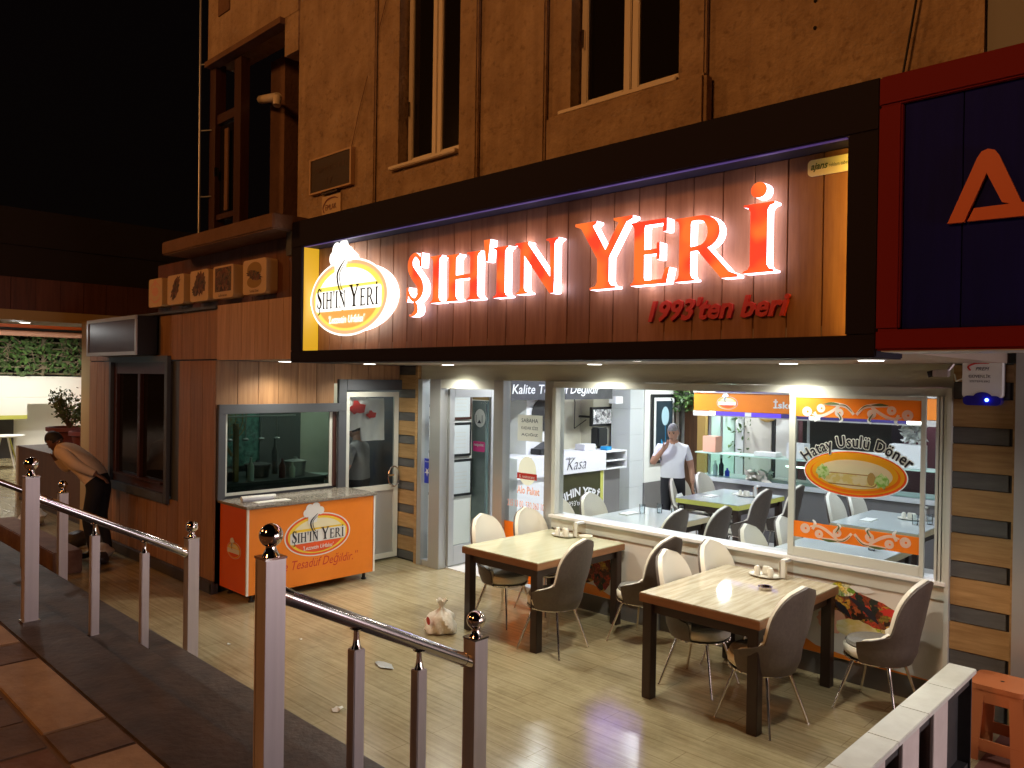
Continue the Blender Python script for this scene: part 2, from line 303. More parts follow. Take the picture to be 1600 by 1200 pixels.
# ------------------------------------------------------------------ mesh builder
class MB:
    def __init__(s): s.v = []; s.f = []; s.mi = []
    def add(s, vs, fs, mi=0):
        n = len(s.v); s.v += [Vector(p) for p in vs]; s.f += [tuple(i + n for i in f) for f in fs]; s.mi += [mi] * len(fs); return s
    def box(s, x0, x1, y0, y1, z0, z1, mi=0):
        if x1 < x0: x0, x1 = x1, x0
        if y1 < y0: y0, y1 = y1, y0
        if z1 < z0: z0, z1 = z1, z0
        return s.add([(x0, y0, z0), (x1, y0, z0), (x1, y1, z0), (x0, y1, z0), (x0, y0, z1), (x1, y0, z1), (x1, y1, z1), (x0, y1, z1)],
                     [(0, 3, 2, 1), (4, 5, 6, 7), (0, 1, 5, 4), (1, 2, 6, 5), (2, 3, 7, 6), (3, 0, 4, 7)], mi)
    def rod(s, p0, p1, r0, r1=None, n=10, mi=0, caps=True):
        r1 = r0 if r1 is None else r1; p0 = Vector(p0); p1 = Vector(p1); d = (p1 - p0).normalized()
        a = d.orthogonal().normalized(); b = d.cross(a)
        vs = [p0 + (a * math.cos(t) + b * math.sin(t)) * r0 for t in [2 * math.pi * i / n for i in range(n)]]
        vs += [p1 + (a * math.cos(t) + b * math.sin(t)) * r1 for t in [2 * math.pi * i / n for i in range(n)]]
        fs = [(i, (i + 1) % n, n + (i + 1) % n, n + i) for i in range(n)]
        if caps: fs += [tuple(range(n - 1, -1, -1)), tuple(range(n, 2 * n))]
        return s.add(vs, fs, mi)
    def path(s, pts, r, n=8, mi=0):
        for i in range(len(pts) - 1): s.rod(pts[i], pts[i + 1], r, r, n, mi)
        return s
    def lathe(s, prof, c=(0, 0, 0), n=24, mi=0, sx=1, sy=1):
        c = Vector(c); vs = []; fs = []
        for (r, z) in prof:
            for i in range(n):
                t = 2 * math.pi * i / n; vs.append(c + Vector((r * math.cos(t) * sx, r * math.sin(t) * sy, z)))
        for k in range(len(prof) - 1):
            for i in range(n):
                j = (i + 1) % n; fs.append((k * n + i, k * n + j, (k + 1) * n + j, (k + 1) * n + i))
        if prof[0][0] > 1e-4: fs.append(tuple(range(n - 1, -1, -1)))
        if prof[-1][0] > 1e-4: fs.append(tuple((len(prof) - 1) * n + i for i in range(n)))
        return s.add(vs, fs, mi)
    def ball(s, c, r, n=16, m=10, mi=0, sc=(1, 1, 1)):
        pr = [(r * math.sin(math.pi * k / m), -r * math.cos(math.pi * k / m)) for k in range(m + 1)]
        pr[0] = (1e-5, -r); pr[-1] = (1e-5, r)
        i0 = len(s.v); s.lathe(pr, (0, 0, 0), n, mi)
        for v in s.v[i0:]:
            v.x = v.x * sc[0] + c[0]; v.y = v.y * sc[1] + c[1]; v.z = v.z * sc[2] + c[2]
        return s
    def flat(s, outer, fr, d=0.0, th=0.0, holes=(), mi=0):
        "polygon given in (u, v); fr = (origin, u axis, v axis, normal)"
        o, u, v, n = fr; loops = [list(outer)] + [list(h) for h in holes]
        P = [[Vector((a, b, 0)) for a, b in l] for l in loops]
        tri = tessellate_polygon(P); fl = [q for l in loops for q in l]
        top = [o + u * a + v * b + n * (d + th) for a, b in fl]
        def ccw(t):
            (ax, ay), (bx, by), (cx, cy) = [fl[i] for i in t]
            return (bx - ax) * (cy - ay) - (by - ay) * (cx - ax) > 0
        rh = u.cross(v).dot(n) > 0
        tr = [t if ccw(t) == rh else t[::-1] for t in tri]
        s.add(top, tr, mi)
        if th:
            bot = [o + u * a + v * b + n * d for a, b in fl]; k = len(fl); base = 0; fs = []
            for l in loops:
                m_ = len(l)
                for i in range(m_): fs.append((base + i, base + (i + 1) % m_, k + base + (i + 1) % m_, k + base + i))
                base += m_
            s.add(bot + top, fs, mi)
        return s
    def build(s, name, m, parent=None, smooth=False, bevel=0.0, local=False):
        me = bpy.data.meshes.new(name)
        off = Vector((0, 0, 0))
        if parent is not None and not local:
            r = parent
            while r is not None: off += r.location; r = r.parent
        me.from_pydata([tuple(v - off) for v in s.v], [], s.f)
        for mm in (m if isinstance(m, (list, tuple)) else [m]): me.materials.append(M[mm] if isinstance(mm, str) else mm)
        for p, i in zip(me.polygons, s.mi): p.material_index = i; p.use_smooth = smooth
        bm = bmesh.new(); bm.from_mesh(me); bmesh.ops.remove_doubles(bm, verts=bm.verts, dist=1e-5) if smooth else None
        bmesh.ops.recalc_face_normals(bm, faces=bm.faces)
        if bevel: 
            bmesh.ops.bevel(bm, geom=[e for e in bm.edges if len(e.link_faces) == 2 and e.calc_face_angle(0) > .6], offset=bevel, segments=2, affect='EDGES', clamp_overlap=True)
        bm.to_mesh(me); bm.free()
        o = bpy.data.objects.new(name, me); C.objects.link(o)
        if parent is not None: o.parent = parent
        if smooth: 
            me.set_sharp_from_angle(angle=math.radians(42))
        return o

def tag(o, label=None, cat=None, group=None, kind=None):
    if label: o['label'] = label
    if cat: o['category'] = cat
    if group: o['group'] = group
    if kind: o['kind'] = kind
    return o
def thing(name, loc, label, cat, group=None, rz=0):
    o = bpy.data.objects.new(name, None); C.objects.link(o); o.location = loc; o.rotation_euler = (0, 0, rz)
    o.empty_display_size = .1; return tag(o, label, cat, group)
def struct(o): o['kind'] = 'structure'; return o
def stuff(o): o['kind'] = 'stuff'; return o
def kids(o): return [x for x in bpy.data.objects if x.parent == o]
def copy_tree(o, parent=None, cache={}):
    c = o.copy(); C.objects.link(c); c.parent = parent
    for ch in KID.get(o.name, []): copy_tree(ch, c)
    return c
KID = {}
def register(o):
    KID[o.name] = kids(o)
    for k in KID[o.name]: register(k)
def piece(name, src_mesh, parent, loc, rz=0.0):
    o = bpy.data.objects.new(name, src_mesh); C.objects.link(o); o.parent = parent
    off = Vector((0, 0, 0)); r = parent
    while r is not None: off += r.location; r = r.parent
    o.location = Vector(loc) - off; o.rotation_euler = (0, 0, rz); return o
def box_mesh(name, sx, sy, sz, m, bevel=0.003):
    b = MB().box(-sx / 2, sx / 2, -sy / 2, sy / 2, 0, sz); o = b.build(name, m, bevel=bevel); me = o.data
    bpy.data.objects.remove(o); return me

X_, Y_, Z_ = Vector((1, 0, 0)), Vector((0, 1, 0)), Vector((0, 0, 1))
def fr_front(x, y, z): return (Vector((x, y, z)), X_, Z_, -Y_)     # surface facing the camera side (-Y)
def fr_side(x, y, z): return (Vector((x, y, z)), Y_, Z_, X_)       # surface facing +X
def ell(cx, cy, rx, ry, n=40): return [(cx + rx * math.cos(2 * math.pi * i / n), cy + ry * math.sin(2 * math.pi * i / n)) for i in range(n)]
def rect(x0, y0, x1, y1): return [(x0, y0), (x1, y0), (x1, y1), (x0, y1)]
def rrect(x0, y0, x1, y1, r, k=5):
    o = []
    for cx, cy, a0 in ((x1 - r, y0 + r, -90), (x1 - r, y1 - r, 0), (x0 + r, y1 - r, 90), (x0 + r, y0 + r, 180)):
        for i in range(k + 1): a = math.radians(a0 + 90 * i / k); o.append((cx + r * math.cos(a), cy + r * math.sin(a)))
    return o
def cat(pts, k=6):
    "Catmull-Rom through points"
    out = []; P = [pts[0]] + list(pts) + [pts[-1]]
    for i in range(1, len(P) - 2):
        for j in range(k):
            t = j / k; a, b, c, d = P[i - 1], P[i], P[i + 1], P[i + 2]
            out.append(tuple(0.5 * ((2 * b[q]) + (-a[q] + c[q]) * t + (2 * a[q] - 5 * b[q] + 4 * c[q] - d[q]) * t * t + (-a[q] + 3 * b[q] - 3 * c[q] + d[q]) * t ** 3) for q in range(len(b))))
    out.append(tuple(pts[-1])); return out
def ribbon(pts, k=6):
    "pts (x, y, width) -> outline polygon"
    c = cat(pts, k); L_, R_ = [], []
    for i, p in enumerate(c):
        a = c[max(0, i - 1)]; b = c[min(len(c) - 1, i + 1)]; dx, dy = b[0] - a[0], b[1] - a[1]; l = math.hypot(dx, dy) or 1
        nx, ny = -dy / l, dx / l; L_.append((p[0] + nx * p[2] / 2, p[1] + ny * p[2] / 2)); R_.append((p[0] - nx * p[2] / 2, p[1] - ny * p[2] / 2))
    return L_ + R_[::-1]

# ------------------------------------------------------------------ lettering
_tx = {}
def text2d(s, shear=0.0, bold=0.0, spacing=1.0):
    key = (s, shear, bold, spacing)
    if key in _tx: return _tx[key]
    cu = bpy.data.curves.new('t', 'FONT'); cu.body = s; cu.shear = shear; cu.offset = bold; cu.space_character = spacing
    cu.resolution_u = 2
    o = bpy.data.objects.new('t', cu); C.objects.link(o)
    dg = bpy.context.evaluated_depsgraph_get(); me = bpy.data.meshes.new_from_object(o.evaluated_get(dg))
    vs = [(v.co.x, v.co.y) for v in me.vertices]; fs = [tuple(p.vertices) for p in me.polygons]
    bpy.data.objects.remove(o); bpy.data.curves.remove(cu); bpy.data.meshes.remove(me)
    x0 = min(v[0] for v in vs); x1 = max(v[0] for v in vs); y0 = min(v[1] for v in vs); y1 = max(v[1] for v in vs)
    _tx[key] = ([((x - x0) / (x1 - x0), (y - y0) / (y1 - y0)) for x, y in vs], fs); return _tx[key]
def text(mb, s, fr, x0, y0, wd, ht, d=0.003, shear=0.0, bold=0.0, spacing=1.0, arc=0.0, mi=0, th=0.0, rot=0.0):
    vs, fs = text2d(s, shear, bold, spacing); o, u, v, n = fr; P = []
    for a, b in vs:
        x = (a - .5) * wd; y = b * ht
        if arc: t = x / arc; x, y = (arc + y) * math.sin(t), (arc + y) * math.cos(t) - arc
        if rot: x, y = x * math.cos(rot) - y * math.sin(rot), x * math.sin(rot) + y * math.cos(rot)
        P.append(o + u * (x0 + wd / 2 + x) + v * (y0 + y) + n * d)
    if th:
        k = len(P); ec = {}
        for f in fs:
            for i in range(len(f)): e = (f[i], f[(i + 1) % len(f)]); ec[e] = 1
        side = [(b_, a_, a_ + k, b_ + k) for (a_, b_) in ec if (b_, a_) not in ec]
        mb.add([p + n * th for p in P] + P, fs + side, mi)
    else: mb.add(P, fs, mi)

def stem(x, w, y0=0., y1=1., s=.075, t=.05, bot=True, top=True):
    o = []
    if bot: o += [(x - s, y0), (x + w + s, y0), (x + w + s, y0 + t * .6), (x + w + s * .35, y0 + t), (x + w, y0 + t * 2.2)]
    else: o += [(x, y0), (x + w, y0)]
    if top: o += [(x + w, y1 - t * 2.2), (x + w + s * .35, y1 - t), (x + w + s, y1 - t * .6), (x + w + s, y1), (x - s, y1), (x - s, y1 - t * .6), (x - s * .35, y1 - t), (x, y1 - t * 2.2)]
    else: o += [(x + w, y1), (x, y1)]
    if bot: o += [(x, y0 + t * 2.2), (x - s * .35, y0 + t), (x - s, y0 + t * .6)]
    return o
# serif capitals, each a list of (outline, holes); cap height 1
def g_I(): return [(stem(.08, .18), [])], .34
def g_H(): return [(stem(.08, .17), []), (stem(.60, .17), []), (rect(.25, .46, .60, .55), [])], .85
def g_N():
    return [(stem(.12, .075, s=.08), []), (stem(.70, .075, .0, 1., bot=False), []),
            ([(.02, 1.0), (.24, 1.0), (.775, .16), (.775, -.03), (.70, -.03), (.12, .86), (.06, .95), (.02, .95)], [])], .86
def g_Y():
    return [([(-.02, 1), (.34, 1), (.34, .97), (.28, .93), (.49, .56), (.70, .93), (.62, .97), (.62, 1), (.92, 1), (.92, .96), (.82, .92), (.55, .45),
              (.55, .11), (.58, .05), (.66, .03), (.66, 0), (.24, 0), (.24, .03), (.33, .05), (.36, .11), (.36, .44), (.08, .92), (-.02, .96)], [])], .90
def g_E():
    return [(stem(.08, .17, s=.06), []), ([(.25, .93), (.56, .93), (.56, .80), (.62, .80), (.62, 1.0), (.25, 1.0)], []),
            ([(.25, .47), (.46, .47), (.46, .38), (.51, .38), (.51, .64), (.46, .64), (.46, .55), (.25, .55)], []),
            ([(.25, 0), (.62, 0), (.67, .24), (.61, .24), (.55, .07), (.25, .07)], [])], .68
def g_R():
    outer = [(.25, 1), (.40, 1)] + [(.40 + .27 * math.cos(a), .735 + .265 * math.sin(a)) for a in [math.radians(80 - 17 * i) for i in range(11)]] + [(.25, .455)]
    inner = [(.251, .93), (.36, .93)] + [(.37 + .13 * math.cos(a), .735 + .195 * math.sin(a)) for a in [math.radians(80 - 20 * i) for i in range(9)]] + [(.251, .53)]
    # bowl as an open band between the outer and inner arcs
    band = outer + inner[::-1]
    return [(stem(.08, .17, s=.06), []), (band, []), ([(.33, .50), (.50, .49), (.80, .10), (.92, .04), (.92, 0), (.70, 0), (.36, .455)], [])], .90
def g_S(ced=True):
    sp = ribbon([(.46, .72, .045), (.43, .86, .07), (.30, .955, .085), (.16, .87, .13), (.15, .70, .17), (.28, .53, .20), (.44, .36, .19), (.46, .19, .15), (.32, .055, .09), (.16, .10, .07), (.06, .27, .045)], 5)
    g = [(sp, []), ([(.415, .70), (.485, .70), (.50, .98), (.465, .98)], []), ([(.03, .02), (.07, .02), (.11, .31), (.035, .31)], [])]
    if ced: g.append((ribbon([(.27, .02, .05), (.34, -.08, .09), (.33, -.19, .10), (.20, -.26, .05), (.13, -.25, .03)], 4), []))
    return g, .52
def g_ap(): return [([(.02, 1.04), (.20, 1.04), (.14, .66), (.07, .66)], [])], .2
G = {'S': g_S, 'I': g_I, 'H': g_H, "'": g_ap, 'N': g_N, 'Y': g_Y, 'E': g_E, 'R': g_R}
def serif_line(mb, fr, x0, y0, wd, ht, d=0.0, fat=0.0, mi=0):
    "ŞIH'IN YERİ in serif capitals, first letters taller, fitted to a width"
    seq = [('S', 1.28), ('I', 1), ('H', 1), ("'", 1), ('I', 1), ('N', 1), (None, .35), ('Y', 1.28), ('E', 1), ('R', 1), ('I', 1)]
    adv = []; x = 0
    for ch, s in seq:
        if ch is None: x += .35; continue
        g, a = G[ch](); adv.append((g, x, s)); x += (a + .10) * s
    k = wd / x
    for j, (g, gx, s) in enumerate(adv):
        for i, (o, h) in enumerate(g):
            q = [(x0 + (gx + a * s) * k, y0 + b * s * ht) for a, b in o]
            mb.flat(q, fr, d + .0001 * (i % 4), mi=mi)
    # dot of the last letter
    mb.flat(ell(x0 + (adv[-1][1] + .17) * k, y0 + 1.2 * ht, .09 * k, .09 * ht, 12), fr, d, mi=mi)

def emblem(parent, fr, W, lit=False, simple=False, d0=0.0):
    "oval shop emblem with chef hat, centred on the frame origin, width W"
    a = W / 2; b = W * .285
    if lit: white, ring, yel, red = 'lit_white', 'lit_ring', 'lit_yellow', 'lit_orange'
    else: white, ring, yel, red = 'white', 'oval_red', 'oval_yellow', 'oval_red'
    st = .0015
    mb = MB(); mb.flat(ell(0, 0, a, b, 56), fr, d0, .001); mb.flat(rrect(-.84 * a, -.33 * b, -.10 * a, .20 * b, .10 * b), fr, d0 + 4 * st + .0008, .0006)
    mb.flat(rrect(-.13 * a, -.33 * b, .84 * a, .24 * b, .10 * b), fr, d0 + 4 * st + .0004, .0006); mb.build('emblem_ground', white, parent)
    mb = MB(); mb.flat(ell(0, 0, a * .965, b * .95, 56), fr, d0 + st); mb.build('emblem_ring', ring, parent)
    mb = MB(); mb.flat(ell(0, 0, a * .90, b * .86, 56), fr, d0 + 2 * st); mb.build('emblem_field', yel, parent)
    low = [(a * .80 * math.cos(t), b * .80 * math.sin(t)) for t in [math.radians(200 + 140 * i / 24) for i in range(25)]]
    mb = MB(); mb.flat(low, fr, d0 + 3 * st)
    mb.build('emblem_band', red, parent)
    top = [(a * .78 * math.cos(t), b * .76 * math.sin(t)) for t in [math.radians(20 + 140 * i / 24) for i in range(25)]]
    mb = MB(); mb.flat([(x, y if y > b * .32 else b * .32) for x, y in top], fr, d0 + 3 * st)
    mb.build('emblem_highlight', white if lit else 'oval_cream', parent)
    mb = MB(); hz = .98 * b; hx = -.18 * a
    for cx, cy, r in ((-.10, .16, .075), (-.05, .25, .085), (.05, .27, .09), (.13, .19, .075), (.02, .15, .10)):
        mb.flat(ell(hx + cx * W * .9, hz + (cy - .13) * W * .62, r * W * .72, r * W * .72, 18), fr, d0 + 6 * st + cx * .0008)
    mb.flat([(hx - .07 * W, hz - .02 * W), (hx + .08 * W, hz + .0 * W), (hx + .06 * W, hz - .11 * W), (hx - .07 * W, hz - .13 * W)], fr, d0 + 6 * st + .0003)
    mb.build('chef_hat', white, parent)
    mb = MB()
    mb.flat(ribbon([(hx + .07 * W, hz + .00 * W, .006 * W), (hx - .03 * W, hz - .10 * W, .022 * W), (hx + .0 * W, hz - .22 * W, .014 * W), (hx + .06 * W, hz - .26 * W, .004 * W)], 5), fr, d0 + 8 * st)
    mb.flat(ribbon([(hx + .07 * W, hz - .03 * W, .004 * W), (hx + .0 * W, hz - .10 * W, .010 * W), (hx + .02 * W, hz - .20 * W, .008 * W), (hx + .07 * W, hz - .25 * W, .004 * W)], 5), fr, d0 + 8 * st + .0004)
    if not simple:
        serif_line(mb, fr, -.80 * a, -.26 * b, 1.6 * a, .44 * b, d0 + 8 * st)
    mb.build('emblem_lettering', 'letter_dark', parent)
    if not simple:
        mb = MB(); text(mb, "'Lezzetin Urfalısı'", fr, -.46 * a, -.66 * b, .92 * a, .20 * b, d0 + 8 * st, shear=.25, bold=.01)
        mb.build('emblem_slogan', white, parent)

# ================================================================== SETTING
# street level 0.57 above the terrace; two wide steps lead down
b = MB().box(-60, 14, -30, 1.411, 0.30, 0.560); struct(b.build('street', 'grout'))
street = bpy.data.objects['street']
b = MB().box(-60, 14, 1.412, 1.75, -0.2, 0.57); struct(b.build('upper_kerb', 'stone_dark', bevel=.008))
b = MB().box(-60, 14, 1.75, 2.15, -0.2, 0.383); struct(b.build('upper_step', 'stone_dark', bevel=.008))
b = MB().box(-60, 14, 2.15, 2.55, -0.2, 0.195); struct(b.build('lower_step', 'stone_dark', bevel=.008))
# paving stones in the border row and in the field behind it
S_tan = box_mesh('paving_stone', 1.13, .285, .035, 'paver_tan', .006); S_dk = box_mesh('paving_stone', .36, .285, .032, 'paver_dark', .006)
x = -8.35; i = 0
while x < -2.2:
    piece('paving_stone', S_tan, street, (x + .575, 1.262, .535)); x += 1.15
    piece('paving_stone', S_dk, street, (x + .19, 1.262, .536)); x += .38
S_f = [box_mesh('paving_stone', .365, .365, .032, k, .006) for k in ('paver_dark', 'paver_red', 'paver_dark', 'paver_tan')]
for r in range(5):
    for c in range(15):
        xx = -7.6 + c * .38 + (.19 if r % 2 else 0); yy = .92 - r * .38
        if abs(xx) > 2.0: piece('paving_stone', S_f[random.choice([0, 0, 1, 1, 2, 3]) if r else (c * 7 % 3)], street, (xx, yy, .535 + random.uniform(-.002, .002)))

b = MB().box(-30, -1.25, 2.55, 6.2, -0.25, 0.0); struct(b.build('terrace_floor', 'floor'))
b = MB().box(-8.2, -1.0, 6.2, 16.5, -0.25, 0.012); struct(b.build('dining_room_floor', 'white_floor'))
b = MB().box(-60, -8.2, 6.2, 22, -0.25, -0.004); struct(b.build('neighbour_floor', 'white_floor'))
b = MB().box(-1.25, 12, 2.55, 16.5, -0.25, 0.0); struct(b.build('side_pavement', 'red_ground'))
# soffit over the terrace
b = MB().box(-7.9, -1.27, 3.78, 6.6, 2.435, 2.56); struct(b.build('terrace_soffit', 'soffit'))

# ================================================================== UPPER BUILDING
ub = thing('apartment_building', (-4, 3.95, 3.0), 'ochre stucco upper storeys with tall dark windows above the sign', 'building')
W1 = (-5.21, -4.45, 4.02, 5.62); W2 = (-3.36, -2.52, 4.06, 6.2)
ZT = 7.6
b = MB()
# stucco wall built round the two window openings, reveals 0.22 deep, tops of the wall out of frame
b.box(-6.78, W1[0] - .0, 3.97, 4.35, 2.6, ZT); b.box(W1[0], W1[1], 3.97, 4.35, 2.6, W1[2]); b.box(W1[0], W1[1], 3.97, 4.35, W1[3], ZT)
b.box(W1[1], W2[0], 3.97, 4.35, 2.6, ZT); b.box(W2[0], W2[1], 3.97, 4.35, 2.6, W2[2]); b.box(W2[0], W2[1], 3.97, 4.35, W2[3], ZT)
b.box(W2[1], -.95, 3.97, 4.35, 2.6, ZT)
b.build('wall', 'stucco', ub)
b = MB()
b.box(-5.62, -5.50, 3.94, 3.97, 3.5, ZT); b.box(-4.42, -4.22, 3.925, 3.97, 3.5, ZT); b.box(-3.74, -3.55, 3.925, 3.97, 3.5, ZT)
b.box(-2.51, -2.33, 3.925, 3.97, 3.5, ZT)
b.build('pilaster', 'stucco', ub, bevel=.012)
b = MB(); b.box(-3.50, -2.30, 3.875, 3.97, 3.45, 4.02); b.build('window_apron', 'stucco', ub, bevel=.02)
for (x0, x1, z0, z1), sx in ((W1, 0), (W2, 1)):
    wn = MB(); y0, y1 = 4.06, 4.12; t = .055; xm = (x0 + x1) / 2
    for a0, a1 in ((x0 + .015, xm - .004), (xm + .004, x1 - .015)):
        wn.box(a0, a0 + t, y0, y1, z0 + .02, z1); wn.box(a1 - t, a1, y0, y1, z0 + .02, z1); wn.box(a0 + t, a1 - t, y0, y1, z0 + .02, z0 + .02 + t); wn.box(a0 + t, a1 - t, y0, y1, z1 - t, z1)
    f = wn.build('window', 'upvc', ub, bevel=.006)
    for a0, a1 in ((x0 + .015 + t, xm - .004 - t), (xm + .004 + t, x1 - .015 - t)):
        MB().box(a0, a1, y0 + .02, y0 + .03, z0 + .02 + t, z1 - t).build('pane', 'dark_glass', f)
    MB().box(x0 - .07, x1 + .0, 3.92, 4.07, z0 - .03, z0).build('window_sill', 'upvc', ub, bevel=.006)
    MB().box(x0 + .035, x0 + .05, 4.035, 4.055, z0 + .42, z0 + .54).build('handle', 'chrome', f)
# left bay: deep recess with a brown glazed door, jambs and cornice
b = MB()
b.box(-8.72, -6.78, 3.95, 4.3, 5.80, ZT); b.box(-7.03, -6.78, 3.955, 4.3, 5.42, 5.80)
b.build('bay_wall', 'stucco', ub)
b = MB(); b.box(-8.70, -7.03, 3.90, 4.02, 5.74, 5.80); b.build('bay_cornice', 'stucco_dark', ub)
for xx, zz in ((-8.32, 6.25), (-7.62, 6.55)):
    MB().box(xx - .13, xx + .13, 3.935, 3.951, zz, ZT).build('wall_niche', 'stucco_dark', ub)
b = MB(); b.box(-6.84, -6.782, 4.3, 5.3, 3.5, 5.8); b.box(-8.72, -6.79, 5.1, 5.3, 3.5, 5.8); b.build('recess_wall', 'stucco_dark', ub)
f = MB().box(-8.72, -8.58, 3.98, 4.1, 3.6, 5.78).box(-8.17, -8.02, 4.0, 4.1, 3.6, 5.72).box(-8.58, -8.17, 4.0, 4.06, 3.6, 3.66).box(-8.58, -8.17, 4.0, 4.06, 4.02, 4.08).box(-8.58, -8.17, 4.0, 4.06, 5.1, 5.2).build('balcony_door', 'window_wood', ub)
MB().box(-8.58, -8.17, 4.04, 4.05, 4.08, 5.1).build('pane', 'dark_glass', f)
MB().box(-8.36, -8.28, 3.985, 4.0, 4.1, 5.0).build('door_stile', 'stucco_dark', f)
MB().box(-8.55, -8.52, 3.96, 4.0, 4.5, 4.6).build('handle', 'chrome', f)
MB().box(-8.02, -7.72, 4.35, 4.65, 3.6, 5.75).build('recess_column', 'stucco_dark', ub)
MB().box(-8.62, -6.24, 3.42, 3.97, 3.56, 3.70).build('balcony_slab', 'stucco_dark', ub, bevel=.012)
b = MB().rod((-8.78, 3.9, 3.0), (-8.82, 3.9, ZT), .012, n=8)
for z in (4.3, 5.05, 5.8): b.rod((-8.8, 3.9, z), (-8.66, 3.98, z), .008, n=6)
tag(b.build('drain_pipe', 'alu'), 'thin vertical pipe on brackets at the left edge of the stucco building', 'pipe')
b = MB().rod((-8.05, 4.25, 5.32), (-7.42, 4.1, 5.16), .045, n=12).rod((-7.42, 4.1, 5.16), (-7.40, 4.08, 5.06), .045, .04, n=12)
tag(b.build('vent_pipe', 'upvc', smooth=True), 'pale flue pipe with downturned end sticking out of the dark recess', 'pipe')
b = MB().path([(-1.05, 3.93, 5.3), (-1.12, 3.93, 4.6), (-1.22, 3.93, 4.1), (-1.3, 3.93, 3.6)], .006, 6)
tag(b.build('hanging_cable', 'cable'), 'dark cable running down the stucco wall to the red sign corner', 'cable')
b = MB().path([(-5.35, 3.955, 5.5), (-5.75, 3.955, 4.6), (-5.95, 3.955, 4.05)], .003, 5)
tag(b.build('wall_cable', 'stucco_dark'), 'thin cable slanting across the stucco wall towards the dark plaque', 'cable')
b = MB()
for z in (4.75, 4.62, 4.45, 4.25, 4.11): b.ball((-1.72, 3.968, z), .010, 8, 6)
stuff(tag(b.build('wall_anchor_holes', 'rubber', ub)))
# right-hand neighbour building, tinted facade and pillar
nb = thing('corner_building', (-.3, 4.3, 0), 'dark glazed building corner rising above the red framed sign', 'building')
MB().box(-.95, 3.0, 4.0, 4.3, 3.735, ZT).build('facade', 'anthracite', nb)
MB().box(-.97, 3.0, 3.93, 3.998, 3.67, 3.73).build('ledge', 'upvc', nb)
MB().box(-1.215, -.2, 6.0, 6.6, 0, 2.7).build('pillar', 'alu', nb)
for xx in (-.55, -.1): MB().box(xx, xx + .05, 3.96, 3.998, 3.732, ZT).build('mullion', 'anthracite', nb)
sw = thing('added_shop_window', (3.6, 4.2, 0), 'unseen lit shop window added under the red framed sign', 'shop window')  # out of view, added to house the area lamp below
b = MB(); b.box(1.2, 1.3, 4.1, 4.2, 0, 2.42); b.box(6.2, 6.3, 4.1, 4.2, 0, 2.42); b.box(1.3, 6.2, 4.1, 4.2, 0, .3); b.box(1.3, 6.2, 4.1, 4.2, 2.36, 2.42); b.build('frame', 'alu', sw)
MB().box(1.3, 6.2, 4.14, 4.15, .3, 2.36).build('pane', 'glass', sw); MB().box(-.2, 7, 6.4, 6.5, 0, 2.42).build('shop_wall', 'white_wall', sw); MB().box(-.2, 7, 4.25, 6.4, 2.43, 2.5).build('shop_ceiling', 'white_wall', sw)
light('railing_fill_lamp', 'AREA', (3.7, 4.4, 1.4), 150, (1.0, .84, .88), 4.6, (-3.0, .6, 1.0), sy=1.8)  # unseen area lamp added for the mauve light on the railing posts
# plaque and little notice on the stucco
p = thing('door_plaque', (-6.15, 3.96, 4.0), 'dark square name plaque in a pale metal frame on the stucco wall', 'plaque')
MB().box(-6.48, -5.84, 3.935, 3.968, 3.985, 4.285).build('plate', 'plaque_dark', p)
MB().box(-6.50, -6.48, 3.925, 3.968, 3.97, 4.30).box(-5.84, -5.82, 3.925, 3.968, 3.97, 4.30).box(-6.48, -5.84, 3.928, 3.968, 3.97, 3.985).box(-6.48, -5.84, 3.928, 3.968, 4.285, 4.30).build('frame', 'plaque_frame', p)
b = MB(); text(b, 'APRESTİJ', fr_front(-6.42, 3.935, 4.14), 0, 0, .52, .075); b.build('lettering', 'window_wood', p); b = MB(); text(b, '17', fr_front(-6.22, 3.935, 4.03), 0, 0, .10, .06); b.build('lettering', 'window_wood', p)
p = thing('wall_notice', (-6.2, 3.96, 3.7), 'small pale notice with an oval emblem under the dark plaque', 'sign')
MB().box(-6.32, -6.02, 3.955, 3.968, 3.72, 3.93).build('plate', 'menu_box', p)
b = MB(); b.flat(ribbon([(.04, .06, .01), (.02, .11, .014), (.08, .17, .018), (.19, .185, .014), (.26, .17, .006)], 5), fr_front(-6.32, 3.955, 3.72), .002)
text(b, 'EMLAK', fr_front(-6.26, 3.955, 3.80), 0, 0, .18, .05); b.build('print', 'terracotta', p)
MB().box(-6.3, -6.04, 3.93, 3.968, 3.945, 3.96).build('clip', 'plaque_dark', p)

# ================================================================== SHOP SIGN
sg = thing('shop_sign', (-3.7, 3.65, 2.4), 'long wooden restaurant sign with glowing red letters and lit oval emblem', 'sign')
b = MB(); x0, x1, z0, z1 = -6.235, -1.262, 2.40, 3.635; i0, i1, j0, j1 = -6.07, -1.40, 2.50, 3.405
b.box(x0, x1, 3.6, 3.95, j1, z1); b.box(x0, x1, 3.6, 3.95, z0, j0); b.box(x0, i0, 3.601, 3.949, j0, j1); b.box(i1, x1, 3.601, 3.949, j0, j1)
b.build('frame', 'sign_frame', sg, bevel=.006)
MB().box(i0 - .02, i1 + .02, 3.80, 3.83, j0 - .02, j1 + .02).build('backing', 'dark_wood', sg)
n = 26; wd = (i1 - i0) / n; me_a = box_mesh('board', wd - .0035, .02, j1 - j0 - .002, 'sign_wood', .003)
for k in range(n):
    piece('board', me_a, sg, (i0 + wd * (k + .5), 3.787 + random.uniform(-.0015, .0015), j0 + .001))
MB().box(i0 + .001, i0 + .006, 3.625, 3.772, j0 + .003, j1 - .003).build('led_strip', 'reveal_glow', sg)  # lit left reveal built as one glowing yellow sheet
MB().box(i1 - .006, i1 - .002, 3.70, 3.73, j0 + .01, j1 - .01).build('led_strip', 'led_yellow_strong', sg)
